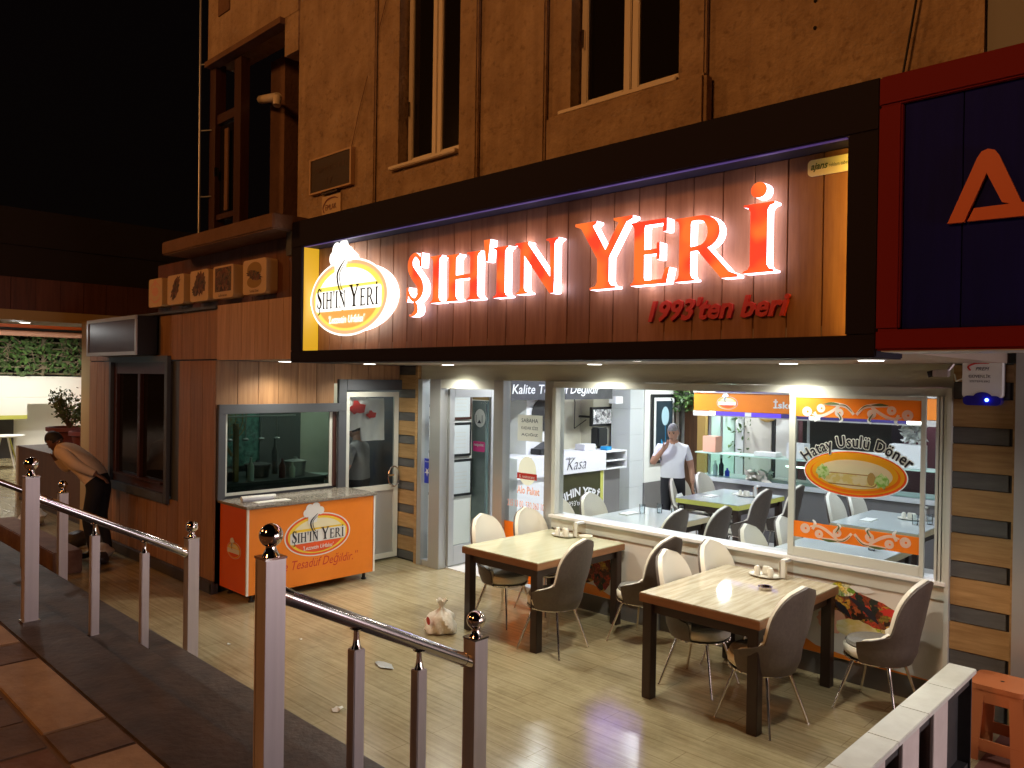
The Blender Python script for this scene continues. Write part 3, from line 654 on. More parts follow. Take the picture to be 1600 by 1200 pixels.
MB().box(i0 + .02, i1 - .01, 3.612, 3.635, j1 - .006, j1 - .002).build('led_strip', 'led_violet_dim', sg)
# letters: glowing red face, white acrylic sides
YF, YB = 3.708, 3.778; KS = 3.708 / 3.62
LET = [('S', -4.618, -4.425, 2.835, 3.195), ('I', -4.345, -4.225, 2.815, 3.150), ('H', -4.175, -3.825, 2.815, 3.14), ("'", -3.795, -3.735, 3.06, 3.205),
       ('I', -3.70, -3.565, 2.812, 3.145), ('N', -3.50, -3.137, 2.812, 3.15), ('Y', -3.005, -2.59, 2.81, 3.21), ('E', -2.60, -2.345, 2.812, 3.165),
       ('R', -2.31, -1.945, 2.812, 3.15), ('I', -1.915, -1.753, 2.824, 3.166)]
def real_letter(polys, label=None):
    side = MB(); face = MB()
    for i, (o, h) in enumerate(polys):
        face.flat(o, (Vector((0, YF, 0)), X_, Z_, -Y_), .0004 * i, .004)
        # returns: a band round the outline, closed at the back
        k = len(o); side.add([(a, YF, c) for a, c in o] + [(a, YB - .0005 * i, c) for a, c in o], [(j, (j + 1) % k, k + (j + 1) % k, k + j) for j in range(k)])
    f = face.build('letter', 'letter_face', sg)
    side.build('letter_side', 'letter_side', f); return f
for ch, a0, a1, c0, c1 in LET:
    g, adv = G[ch]() if ch != 'S' else g_S(True)
    body = g[:3] if ch == 'S' else g
    a0, a1, c0, c1 = a0 * KS, a1 * KS, 2.28 + (c0 - 2.28) * KS, 2.28 + (c1 - 2.28) * KS
    xs = [p[0] for o, h in body for p in o]; ys = [p[1] for o, h in body for p in o]
    u0, u1, w0, w1 = min(xs), max(xs), min(ys), max(ys)
    fx = lambda u: a0 + (u - u0) / (u1 - u0) * (a1 - a0)
    fz = lambda v_: c0 + (v_ - w0) / (w1 - w0) * (c1 - c0)
    real_letter([([(fx(p), fz(q)) for p, q in o], []) for o, h in g])
real_letter([(ell(-1.836 * KS, 2.28 + .952 * KS, .043, .040, 22), [])])
# tag line
b = MB(); text(b, "1993'ten beri", (Vector((0, 3.777, 0)), X_, Z_, -Y_), -2.575, 2.615, .84, .125, .0, shear=.28, bold=.03, th=.02)
b.build('tag_line', 'red_print', sg)
# lit oval emblem box
fr = (Vector((-5.47, 3.675, 2.935)), X_, Z_, -Y_)
o = ell(0, 0, .566, .281, 56); hat = ribbon([(-.14, .20, .20), (-.135, .27, .24), (-.11, .33, .27), (-.08, .375, .26), (-.06, .405, .16)], 4)
b = MB()
for i, pl in enumerate((o, hat)):
    k = len(pl); P = [fr[0] + X_ * a + Z_ * c for a, c in pl]
    b.add(P + [p + Y_ * (.095 - .001 * i) for p in P], [(j, (j + 1) % k, k + (j + 1) % k, k + j) for j in range(k)])
    b.flat(pl, fr, -.001 * (1 - i), 0)
b.build('emblem_box', 'logo_side', sg)
emblem(sg, fr, 1.12, lit=True, d0=.001)
# installer's plate in the corner
pl = MB(); pl.flat(rrect(-1.655, 3.293, -1.435, 3.372, .02), (Vector((0, 3.775, 0)), X_, Z_, -Y_), 0, .012); pl = pl.build('maker_plate', 'oval_cream', sg)
b = MB(); text(b, 'ajans', (Vector((0, 3.763, 0)), X_, Z_, -Y_), -1.64, 3.31, .085, .045, .001, shear=.3, bold=.03); text(b, 'reklam tabela', (Vector((0, 3.763, 0)), X_, Z_, -Y_), -1.55, 3.325, .10, .018, .001)
b.build('lettering', 'leaf', pl)['kind'] = 'stuff'

# menu strip and wood fascia left of the sign
fa = thing('wood_fascia', (-8.2, 3.72, 2.43), 'dark wooden fascia band above the kiosk left of the lit sign', 'fascia')
MB().box(-9.47, -6.24, 3.74, 3.93, 3.0, 3.555).build('backing', 'black', fa)
me_a = box_mesh('board', 3.225 / 14 - .004, .02, .552, 'dark_wood', .002)
for k in range(14): piece('board', me_a, fa, (-9.47 + 3.225 / 14 * (k + .5), 3.729, 3.002))
MB().box(-7.83, -6.24, 3.70, 3.93, 2.432, 2.998).build('lower_backing', 'black', fa)
me_a = box_mesh('board', 1.59 / 6 - .003, .02, .564, 'fascia_wood', .002)
for k in range(6): piece('board', me_a, fa, (-7.83 + 1.59 / 6 * (k + .5), 3.689, 2.432))
MB().box(-6.33, -6.237, 3.60, 3.69, 3.35, 3.56).build('bracket', 'anthracite', fa)
labs = ['menu box with a red emblem, leftmost of the row above the kiosk', 'menu box with a single dark kebab, second from the left', 'menu box with a dark green salad plate, middle of the row',
        'menu box with a square crowded dark plate, fourth from the left', 'menu box with a filled bread roll, next to the lit sign']
mx = [(-9.43, -9.05), (-8.90, -8.47), (-8.31, -7.88), (-7.77, -7.33), (-7.13, -6.68)]
for k, (a, c) in enumerate(mx):
    zt = 3.05 + .0 * k; t = thing('menu_box', ((a + c) / 2, 3.6, zt), labs[k], 'menu sign', 'food picture boxes above the kiosk')
    bb = MB(); bb.flat(rrect(a, zt, c, zt + .325, .035), (Vector((0, 3.60, 0)), X_, Z_, -Y_), -.115, .115); bb.build('case', 'menu_box', t)
    ff = (Vector(((a + c) / 2, 3.60, zt + .175)), X_, Z_, -Y_)
    if k == 0:
        q = MB(); q.flat(ribbon([(-.13, .02, .01), (-.08, .08, .02), (.03, .10, .02), (.13, .05, .01)], 5), ff, .002); q.flat(ribbon([(-.13, -.06, .01), (-.03, -.12, .02), (.1, -.10, .02), (.15, -.05, .01)], 5), ff, .002); q.flat(ell(.0, .0, .09, .05), ff, .002); q.flat(ell(0, .1, .04, .04), ff, .003); q.build('print', 'salmon', t)
    else:
        q = MB()
        jag = lambda cx, cz, rx, rz, sd, rot=0: [(cx + (1 + .16 * math.sin(sd + i * 2.9) + .10 * math.sin(i * 1.3 + sd)) * (rx * math.cos(i * .242) * math.cos(rot) - rz * math.sin(i * .242) * math.sin(rot)), cz + (1 + .16 * math.sin(sd + i * 2.9)) * (rx * math.cos(i * .242) * math.sin(rot) + rz * math.sin(i * .242) * math.cos(rot))) for i in range(26)]
        if k == 1: q.flat(jag(0, .0, .15, .075, 1, .9), ff, .002)
        elif k == 2: q.flat(jag(.03, .01, .13, .12, 3), ff, .002); q.flat(jag(-.08, -.06, .08, .06, 5), ff, .0022)
        elif k == 3: q.flat(rect(-.17, -.11, .18, .13), ff, .002)
        else: q.flat(jag(0, .0, .14, .045, 2, -.2), ff, .003)
        q.build('print', 'menu_print', t)
        if k == 4: q = MB(); q.flat(ell(0, .05, .14, .075, 24), ff, .0015); q.flat(ell(0, -.06, .14, .06, 24), ff, .0018); q.build('print', 'pizza_brown' if 0 else 'ochre', t)
    if k > 2: q = MB(); text(q, 'Lahmacun' if k == 3 else 'Tombik Döner', ff, -.09, -.16, .18, .026, .002, bold=.02); q.build('caption', 'menu_print', t)

# red framed neighbour sign
rs = thing('neighbour_sign', (-.4, 3.6, 2.42), 'navy signboard in a thick red frame with a big orange letter A', 'sign')
b = MB(); b.box(-1.262, 3.0, 3.588, 3.95, 3.50, 3.63); b.box(-1.262, 3.0, 3.588, 3.95, 2.43, 2.52); b.box(-1.262, -1.165, 3.589, 3.949, 2.52, 3.50)
b.build('frame', 'red_frame', rs, bevel=.008)
MB().box(-1.165, 3.0, 3.66, 3.68, 2.52, 3.50).build('backing', 'black', rs)
me_a = box_mesh('panel', .2255, .018, .976, 'navy_board', .002)
for k in range(8): piece('panel', me_a, rs, (-1.163 + .115 + .229 * k, 3.625, 2.522))
g = [(-.975, 2.935), (-.905, 2.935), (-.775, 3.125), (-.755, 3.155), (-.735, 3.125), (-.70, 3.055), (-.73, 3.045), (-.845, 3.03), (-.885, 2.95), (-.60, 2.955), (-.60, 3.00), (-.715, 3.205), (-.735, 3.225), (-.765, 3.235), (-.80, 3.225), (-.815, 3.205)]
A1 = [(-.985, 2.94), (-.915, 2.942), (-.762, 3.165), (-.735, 3.235), (-.765, 3.25), (-.80, 3.24), (-.82, 3.215)]
b = MB(); ff = (Vector((0, 3.614, 0)), X_, Z_, -Y_)
b.flat([(-.983, 2.953), (-.921, 2.952), (-.843, 3.140), (-.787, 3.015), (-.712, 2.985), (-.80, 3.205), (-.815, 3.228), (-.84, 3.237), (-.862, 3.230), (-.877, 3.208)], ff, 0, .02)
b.flat([(-.909, 2.953), (-.685, 2.949), (-.705, 3.004), (-.885, 3.004)], ff, .001, .02)
b.build('letter', 'orange_letter', rs)
MB().box(-1.24, 3.0, 3.6, 3.9, 2.424, 2.429).build('underside', 'alu', rs)

# ================================================================== KIOSK (kitchen hatch building)
kk = thing('kitchen_kiosk', (-9.8, 4.9, 0), 'board clad kitchen kiosk with a hatch window at the left of the terrace', 'kiosk')
def hatch(x0, x1, z0, z1, wd, holes):
    "vertical boards on the front wall, cut round rectangular openings"
    n = round((x1 - x0) / wd); wd = (x1 - x0) / n; out = []
    for k in range(n):
        a, c = x0 + wd * k, x0 + wd * (k + 1); segs = [(z0, z1)]
        for hx0, hx1, hz0, hz1 in holes:
            if a < hx1 - .02 and c > hx0 + .02:
                ns = []
                for s0, s1 in segs:
                    if hz0 > s0: ns.append((s0, min(hz0, s1)))
                    if hz1 < s1: ns.append((max(hz1, s0), s1))
                segs = ns
        out += [(a, c, s0, s1) for s0, s1 in segs if s1 - s0 > .02]
    return out
for a, c, s0, s1 in hatch(-11.74, -7.905, .12, 2.43, .30, [(-10.85, -9.05, .85, 2.43)]) + hatch(-11.74, -7.83, 2.445, 2.965, .30, [(-11.05, -9.40, 2.50, 3.0)]):
    MB().box(a + .002, c - .002, 3.70, 3.72, s0, s1).build('board', 'kiosk_wood', kk, bevel=.003)
for a, c, s0, s1 in hatch(3.705, 6.10, .10, 2.43, .245, [(3.80, 5.18, 0, 1.93), (5.18, 6.12, 0, 2.2)]):
    MB().box(-7.92, -7.90, a + .002, c - .002, s0, s1).build('board', 'kiosk_wood', kk, bevel=.003)
b = MB(); b.box(-11.74, -10.85, 3.722, 3.80, 0, 3.0); b.box(-9.05, -7.925, 3.722, 3.80, 0, 2.43); b.box(-10.85, -9.05, 3.722, 3.80, 0, .85); b.box(-10.85, -9.05, 3.722, 3.80, 2.43, 3.0)
b.box(-11.74, -11.66, 3.80, 6.2, 0, 3.0); b.box(-11.66, -7.925, 6.12, 6.2, 0, 3.0); b.box(-11.66, -7.925, 3.80, 6.12, 2.80, 3.0)
b.box(-7.99, -7.925, 3.722, 3.80, 0, 2.43); b.box(-7.99, -7.925, 3.80, 5.16, 0, 1.0); b.box(-7.99, -7.925, 3.80, 6.12, 2.2, 2.8)
b.build('core', 'anthracite', kk)
MB().box(-11.75, -7.86, 3.66, 3.70, 0, .12).build('plinth', 'dark_granite', kk, bevel=.004)
MB().box(-7.90, -7.87, 3.66, 3.74, 0, .10).build('plinth_end', 'dark_granite', kk)
MB().box(-11.74, -7.84, 3.66, 3.73, 2.968, 2.998).build('cornice', 'anthracite', kk, bevel=.003)
# hatch window on the side wall, dark grey surround
b = MB(); b.box(-7.90, -7.855, 3.72, 5.29, 1.87, 1.97); b.box(-7.90, -7.856, 3.72, 3.80, .97, 1.87); b.box(-7.90, -7.857, 5.18, 5.29, .97, 1.87)
b.box(-7.90, -7.856, 5.18, 5.29, 1.97, 2.25); b.box(-7.90, -7.854, 5.29, 6.13, 2.12, 2.25)
b.build('surround', 'anthracite', kk, bevel=.004)
f = MB().box(-7.93, -7.91, 3.80, 3.84, 1.0, 1.87).box(-7.93, -7.91, 5.09, 5.13, 1.0, 1.87).box(-7.93, -7.91, 3.84, 5.09, 1.0, 1.03).build('hatch_window', 'alu_light', kk)
MB().box(-7.925, -7.92, 3.84, 5.09, 1.03, 1.87).build('pane', 'glass_tint', f)
MB().box(-7.95, -7.90, 5.13, 5.18, 1.0, 1.87).build('jamb', 'window_wood', kk)
# door
d = MB(); d.box(-7.91, -7.88, 5.30, 5.345, .04, 2.10); d.box(-7.91, -7.88, 6.01, 6.075, .04, 2.10); d.box(-7.91, -7.88, 5.345, 6.01, 2.04, 2.10); d.box(-7.91, -7.88, 5.345, 6.01, .88, .95); d.box(-7.91, -7.88, 5.345, 6.01, .04, .10)
d = d.build('kiosk_door', 'alu_light', kk)
MB().box(-7.90, -7.892, 5.345, 6.01, .10, .88).build('door_panel', 'alu', d)
MB().box(-7.897, -7.892, 5.345, 6.01, .95, 2.04).build('pane', 'clear', d)
b = MB(); c0 = Vector((-7.84, 5.98, 1.05)); pts = [c0 + Vector((0, .085 * math.cos(t), .125 * math.sin(t))) for t in [2 * math.pi * i / 20 for i in range(21)]]
b.path(pts, .009, 7).rod((-7.88, 5.98, 1.15), (-7.84, 5.98, 1.17), .008).rod((-7.88, 5.98, .95), (-7.84, 5.98, .93), .008); b.build('pull_handle', 'steel_tube', d, smooth=True)
MB().box(-7.875, -7.855, 5.90, 6.0, 1.055, 1.075).build('lever', 'chrome', d)
# bags hung inside the door glass
for k, (ya, yb, za, zb, lab) in enumerate([(5.35, 5.62, 1.62, 2.03, 'white carrier bag with red print hung in the kiosk door, left one'), (5.58, 5.90, 1.50, 2.02, 'white carrier bag with small red print hung in the kiosk door, right one')]):
    t = thing('carrier_bag', (-7.96, ya, zb), lab, 'bag', 'bags hung inside the kiosk door'); m = MB(); nx, nz = 8, 8; vs = []
    for i in range(nx + 1):
        for j in range(nz + 1):
            u, v = i / nx, j / nz; vs.append((-7.945 + .02 * math.sin(9 * u + 5 * v + k), ya + (yb - ya) * (u + .04 * math.sin(6 * v)), zb - (zb - za) * v * (1 - .14 * u * (1 - k))))
    m.add(vs, [(i * (nz + 1) + j, (i + 1) * (nz + 1) + j, (i + 1) * (nz + 1) + j + 1, i * (nz + 1) + j + 1) for i in range(nx) for j in range(nz)])
    m.add([(v[0] - .02, v[1], v[2]) for v in vs], [(i * (nz + 1) + j, i * (nz + 1) + j + 1, (i + 1) * (nz + 1) + j + 1, (i + 1) * (nz + 1) + j) for i in range(nx) for j in range(nz)])
    m.build('bag_body', 'paper', t, smooth=True)
    q = MB(); ff = fr_side(-7.921, (ya + yb) / 2 - (.05 if k else 0), (za + zb) / 2 + (.06 if k else .08)); q.flat([(.11 * (1 + .35 * math.sin(i * 2.3)) * math.cos(i * .52) * (1 - .4 * k), .08 * (1 + .3 * math.cos(i * 1.7)) * math.sin(i * .52) * (1 - .4 * k)) for i in range(12)], ff, .0); q.build('print', 'red_print', t)
# inside the kiosk
struct(MB().box(-11.6, -7.99, 3.80, 6.12, 0.0, 0.02).build('kiosk_floor', 'grey_tile'))
MB().box(-9.30, -9.26, 3.81, 4.92, 1.15, 2.3).build('tiled_wall', 'green_reflection', kk)
MB().box(-9.30, -9.24, 4.92, 5.5, .02, 2.3).build('cupboard', 'grey_tile', kk)
MB().box(-9.30, -9.26, 5.5, 6.11, .02, 2.3).build('back_wall', 'cream_wall', kk)
rk = MB()
for r in (.27, .21, .10): rk.path([Vector((-9.2, 4.50, 1.75)) + Vector((0, r * .8 * math.cos(t), r * math.sin(t))) for t in [2 * math.pi * i / 24 for i in range(25)]], .006, 5)
for i in range(10): a = math.pi * i / 10; rk.rod((-9.2, 4.50 + .21 * math.cos(a), 1.75 + .27 * math.sin(a)), (-9.2, 4.50 - .21 * math.cos(a), 1.75 - .27 * math.sin(a)), .003, n=4)
tag(rk.build('grill_rack', 'ochre'), 'round wire grill rack hanging on the green kiosk wall', 'rack')
t = thing('kitchen_counter', (-8.5, 4.5, 0.02), 'dark kitchen worktop with pans behind the kiosk hatch window', 'counter')
MB().box(-8.95, -8.03, 3.82, 5.1, .02, 1.08).build('cabinet', 'black', t)
MB().box(-8.97, -8.01, 3.81, 5.12, 1.08, 1.11).build('worktop', 'dark_granite', t)
for (px, py, r, h, lab) in [(-8.35, 4.0, .16, .10, 'wide dark pan nearest the street end of the hatch'), (-8.4, 4.45, .14, .14, 'dark cooking pot in the middle of the kiosk worktop'), (-8.3, 4.88, .12, .16, 'pale round pot at the door end of the kiosk worktop')]:
    q = MB().lathe([(r * .9, 0), (r, h), (r + .012, h), (r + .012, h + .008), (r * .2, h + .03), (.02, h + .05), (1e-5, h + .05)], (px, py, 1.112), 20).build('cooking_pot', 'steel' if h > .15 else 'dark_granite', smooth=True)
    tag(q, lab, 'pot', 'pots on the kiosk worktop')
for k, (px, py, h, mt, lab) in enumerate([(-8.12, 4.22, .26, 'alu_light', 'added tall pale bottle at the left of the kiosk worktop'), (-8.15, 4.62, .22, 'terracotta', 'added dark red sauce bottle on the kiosk worktop'), (-8.10, 4.72, .18, 'ceramic', 'added short white bottle on the kiosk worktop'), (-8.55, 4.75, .42, 'grey_tile', 'added tall grey canister at the back of the kiosk worktop')]):  # bottles added behind the hatch in place of reflected clutter
    tag(MB().lathe([(.035, 0), (.037, h * .62), (.014, h * .8), (.014, h), (1e-5, h)], (px, py, 1.112), 12).build('bottle', mt, smooth=True), lab, 'bottle', 'bottles standing in for reflections in the hatch glass')
t = thing('added_ladle_rail', (-8.6, 4.5, 1.8), 'added steel rail with hanging ladles inside the kiosk hatch', 'rail'); MB().rod((-8.6, 3.9, 1.80), (-8.6, 5.05, 1.80), .010, n=6).build('bar', 'steel', t)  # rail and ladles added in place of clutter reflected in the glass
for k in range(5): MB().rod((-8.6, 4.0 + .2 * k, 1.80), (-8.6, 4.0 + .2 * k, 1.55), .006, n=5).ball((-8.6, 4.0 + .2 * k, 1.53), .04, 10, 6, sc=(1, 1, .5)).build('ladle', 'steel', t, smooth=True)
t = thing('steel_table', (-8.9, 5.65, .02), 'steel prep table with a pale basin behind the kiosk door', 'table')
MB().box(-9.22, -8.62, 5.3, 6.08, .86, .90).build('tabletop', 'black', t)
for yy in (5.33, 6.05): MB().box(-9.20, -9.16, yy - .02, yy + .02, .02, .86).box(-8.68, -8.64, yy - .02, yy + .02, .02, .86).build('leg', 'alu', t)
tag(MB().lathe([(.10, 0), (.16, .12), (.17, .12), (.15, .10), (1e-5, .02)], (-8.85, 5.5, .902), 20).build('basin', 'alu_light', smooth=True), 'pale round basin on the table behind the kiosk door', 'basin')
tag(MB().box(-8.15, -8.10, 4.02, 4.07, 1.115, 1.75).rod((-8.12, 4.0, 1.4), (-8.12, 3.86, 1.62), .018, n=8).build('wooden_paddle', 'ochre', bevel=.004), 'wooden paddle leaning behind the left side of the hatch window', 'paddle')
light('kiosk_ceiling_lamp', 'AREA', (-8.75, 4.6, 2.75), 6, (0.85, 1.0, 0.92), .5)
light('kiosk_ceiling_lamp', 'AREA', (-8.6, 5.8, 2.75), 12, (0.95, 1.0, 0.9), .4)

# kiosk front window with brown sashes, its grey surround, the advertising board
f = MB(); f.box(-10.87, -9.02, 3.655, 3.70, 2.42, 2.49); f.box(-10.87, -10.80, 3.656, 3.70, .80, 2.42); f.box(-9.10, -9.02, 3.656, 3.70, .80, 2.42); f.box(-10.80, -9.10, 3.655, 3.70, .80, .90)
f.build('front_window_surround', 'anthracite', kk, bevel=.004)
b = MB(); b.box(-10.80, -10.70, 3.70, 3.76, .90, 2.42); b.box(-9.20, -9.10, 3.70, 3.76, .90, 2.42); b.box(-10.70, -9.20, 3.70, 3.76, 2.28, 2.42); b.box(-10.70, -9.20, 3.70, 3.76, .90, 1.02); b.box(-9.98, -9.90, 3.69, 3.76, 1.02, 2.28)
fw = b.build('front_window', 'window_wood', kk, bevel=.004)
MB().box(-10.70, -9.98, 3.735, 3.74, 1.02, 2.28).build('pane', 'dark_glass', fw); MB().box(-9.90, -9.20, 3.735, 3.74, 1.02, 2.28).build('pane', 'dark_glass', fw)
MB().box(-10.7, -9.2, 3.66, 3.70, 1.0, 1.02).build('sill', 'window_wood', fw)
ab = thing('advert_board', (-10.25, 3.5, 2.5), 'dark blank advertising box in a silver frame above the kiosk window', 'signboard')
MB().box(-11.06, -9.42, 3.47, 3.70, 2.50, 2.955).build('case', 'black', ab)
MB().box(-11.02, -9.46, 3.462, 3.469, 2.54, 2.915).build('face', 'ad_board', ab)
b = MB(); b.box(-11.08, -9.40, 3.45, 3.469, 2.915, 2.96); b.box(-11.08, -9.40, 3.45, 3.469, 2.495, 2.54); b.box(-11.08, -11.03, 3.451, 3.469, 2.54, 2.915); b.box(-9.45, -9.40, 3.451, 3.469, 2.54, 2.915); b.build('frame', 'silver_frame', ab, bevel=.004)

# ================================================================== STRIPED PANELS beside the storefront
def striped(name, x0, x1, y, zt, zs, label, z0=0.0):
    t = thing(name, ((x0 + x1) / 2, y, z0), label, 'wall panel')
    MB().box(x0, x1, y + .025, y + .07, z0, zt).build('backing', 'black', t)
    z = z0 + .005; k = 0
    for zz0, zz1, g in zs:
        MB().box(x0 + (.0 if g else -.0), x1 - (.03 if g else 0), y + (.008 if g else 0), y + .024, zz0 + .002, zz1 - .002).build('plank', 'plank_grey' if g else 'plank_wood', t, bevel=.003)
    return t
zs = []; z = .02; g = True
while z < 2.42:
    h = .105 if g else .182; zs.append((z, min(z + h, 2.425), g)); z += h; g = not g
t = striped('striped_panel', -7.93, -7.56, 6.10, 2.43, zs, 'wall panel of tan and dark grey planks between the kiosk door and the entrance')
MB().box(-7.56, -7.515, 6.08, 6.17, 0, 2.432).build('edge_post', 'plank_wood', t)
zs = []; z = .02; g = True
while z < 2.42:
    h = .115 if g else .195; zs.append((z, min(z + h, 2.425), g)); z += h; g = not g
t = striped('striped_panel', -1.60, -1.23, 6.06, 2.43, zs, 'wall panel of tan and dark grey planks under the alarm box')
MB().box(-1.235, -1.215, 6.04, 6.13, 0, 2.432).build('edge_post', 'plank_wood', t)
# alarm box
al = thing('alarm_box', (-1.40, 6.0, 2.15), 'white alarm siren with a blue base and a glowing blue light', 'alarm')
b = MB(); b.flat(rrect(-1.52, 2.20, -1.285, 2.462, .025), (Vector((0, 5.96, 0)), X_, Z_, -Y_), -.09, .09); b.build('case', 'white', al)
b = MB(); b.flat(rrect(-1.515, 2.15, -1.29, 2.215, .03), (Vector((0, 5.957, 0)), X_, Z_, -Y_), -.085, .085); b.flat([(-1.455 + .058 * (1 - math.cos(math.pi * i / 12)), 2.2 + .04 * math.sin(math.pi * i / 12)) for i in range(13)], (Vector((0, 5.957, 0)), X_, Z_, -Y_), .001); b.build('base', 'alarm_blue', al)
MB().ball((-1.37, 5.95, 2.188), .011, 10, 8).build('light', 'blue_led', al)
b = MB(); ff = (Vector((0, 5.958, 0)), X_, Z_, -Y_); text(b, 'GÜVENLİK', ff, -1.48, 2.335, .13, .026, .001); text(b, 'SİSTEMLERİ', ff, -1.475, 2.305, .12, .016, .001); text(b, 'PREM', ff, -1.44, 2.385, .08, .022, .001, shear=.3); b.build('lettering', 'letter_dark', al)['kind'] = 'stuff'
b = MB(); b.flat(ribbon([(-1.47, 2.385, .008), (-1.485, 2.41, .012), (-1.44, 2.432, .010), (-1.36, 2.43, .004)], 5), ff, .0012); b.build('emblem', 'red_print', al)
t = thing('camera', (-1.62, 5.95, 2.36), 'small grey bracketed camera in the corner above the sliding window', 'camera')
MB().box(-1.70, -1.60, 5.93, 5.99, 2.34, 2.39).build('body', 'steel', t, bevel=.006); MB().rod((-1.62, 5.96, 2.37), (-1.58, 5.98, 2.43), .012).build('bracket', 'steel', t)
MB().rod((-1.70, 5.96, 2.365), (-1.735, 5.95, 2.355), .022, n=12).build('lens', 'black', t)
tag(MB().path([(-1.58, 6.0, 2.36), (-1.56, 5.97, 2.31), (-1.52, 5.97, 2.33), (-1.52, 6.0, 2.42)], .005, 6).build('camera_cable', 'white_paint'), 'white cable loop beside the corner camera', 'cable')

# ================================================================== STOREFRONT
sf = thing('storefront', (-4.5, 6.15, 0), 'aluminium storefront with open entrance and wide sliding windows', 'storefront')
YS = 6.12
MB().box(-7.51, -1.60, YS + .01, 6.24, 2.265, 2.434).build('header', 'header', sf)
b = MB(); b.box(-7.51, -7.43, 6.08, 6.2, 0, 2.265); b.box(-7.30, -7.10, 6.09, 6.2, 0, 2.265); b.box(-7.43, -7.30, 6.10, 6.18, 0, .07)
b.build('door_post', 'alu', sf, bevel=.004)
MB().box(-7.43, -7.30, 6.13, 6.135, .07, 2.265).build('side_pane', 'glass', sf)
MB().box(-6.19, -6.04, 6.08, 6.2, 0, 2.265).build('door_post', 'alu', sf, bevel=.004)
MB().box(-5.43, -5.31, 6.08, 6.2, 0, 2.265).build('door_post', 'alu', sf, bevel=.004)
MB().box(-7.10, -6.19, 6.10, 6.18, 2.16, 2.265).build('door_head', 'alu_light', sf)
# open door leaf swung into the room
d = MB(); d.box(-7.11, -7.06, 6.205, 6.29, .03, 2.15); d.box(-7.11, -7.06, 6.90, 7.0, .03, 2.15); d.box(-7.11, -7.06, 6.29, 6.90, 2.05, 2.15); d.box(-7.11, -7.06, 6.29, 6.90, .03, .26)
d = d.build('entrance_door', 'alu', sf, bevel=.003); MB().box(-7.09, -7.08, 6.29, 6.90, .26, 2.05).build('pane', 'glass', d)
# fixed glass right of the door with orange foot band and lettering
g = MB().box(-6.04, -5.43, 6.135, 6.142, .05, 2.265).build('side_window', 'glass', sf)
MB().box(-6.04, -5.43, 6.125, 6.131, .10, .73).build('film', 'film_orange', g)
MB().box(-6.035, -5.435, 6.10, 6.17, 0, .07).build('sill', 'alu', sf)
b = MB(); ff = (Vector((0, 6.131, 0)), X_, Z_, -Y_); text(b, 'Alo Paket', ff, -5.86, 1.05, .33, .085, .001, bold=.03); b.build('lettering', 'v_salmon', g); b = MB(); text(b, '215 13 00  530 060 10', ff, -6.0, .90, .54, .075, .001, bold=.02); b.build('phone_lettering', 'v_salmon', g)
b = MB(); b.flat(ell(-5.71, 1.30, .13, .155, 26), ff, .0005); b.build('sticker', 'v_cream', g); b = MB(); b.flat(rect(-5.86, 1.21, -5.57, 1.275), ff, .0012); b.build('sticker_band', 'red_print', g)
b = MB(); text(b, '& restorant', ff, -5.83, 1.222, .23, .035, .0020); b.build('sticker_text', 'white', g)
b = MB(); b.box(-5.86, -5.50, 6.128, 6.131, 1.62, 1.90); b.build('notice', 'v_white', g)
b = MB(); ff2 = (Vector((0, 6.126, 0)), X_, Z_, -Y_)
for i, s in enumerate(('SABAHA', 'KADAR SİZE', 'AÇIĞIZ')): text(b, s, ff2, -5.80, 1.82 - .075 * i, .24, .042, .001)
b.build('notice_text', 'letter_dark', g)
# window: sill, posts, lower panels
MB().box(-5.31, -1.62, 6.02, 6.24, .875, .905).build('window_sill', 'white', sf, bevel=.004)
MB().box(-5.31, -1.62, 6.07, 6.2, .765, .874).build('sill_band', 'alu_light', sf, bevel=.003)
MB().box(-5.31, -1.62, 6.08, 6.2, 2.20, 2.264).build('top_rail', 'alu_light', sf, bevel=.003)
b = MB(); b.box(-5.31, -5.26, 6.06, 6.2, .905, 2.20); b.build('window_post', 'alu_light', sf, bevel=.003)
MB().box(-5.26, -1.70, 6.135, 6.142, .905, 2.20).build('window_pane', 'glass', sf)
for i, xx in enumerate((-1.70, -1.675, -1.65)): MB().box(xx, xx + .018, 6.04 - .0 * i, 6.2, .905, 2.20).build('track', 'alu_light', sf, bevel=.002)
MB().box(-1.63, -1.60, 6.03, 6.2, 0, 2.265).build('end_post', 'alu_light', sf, bevel=.003)
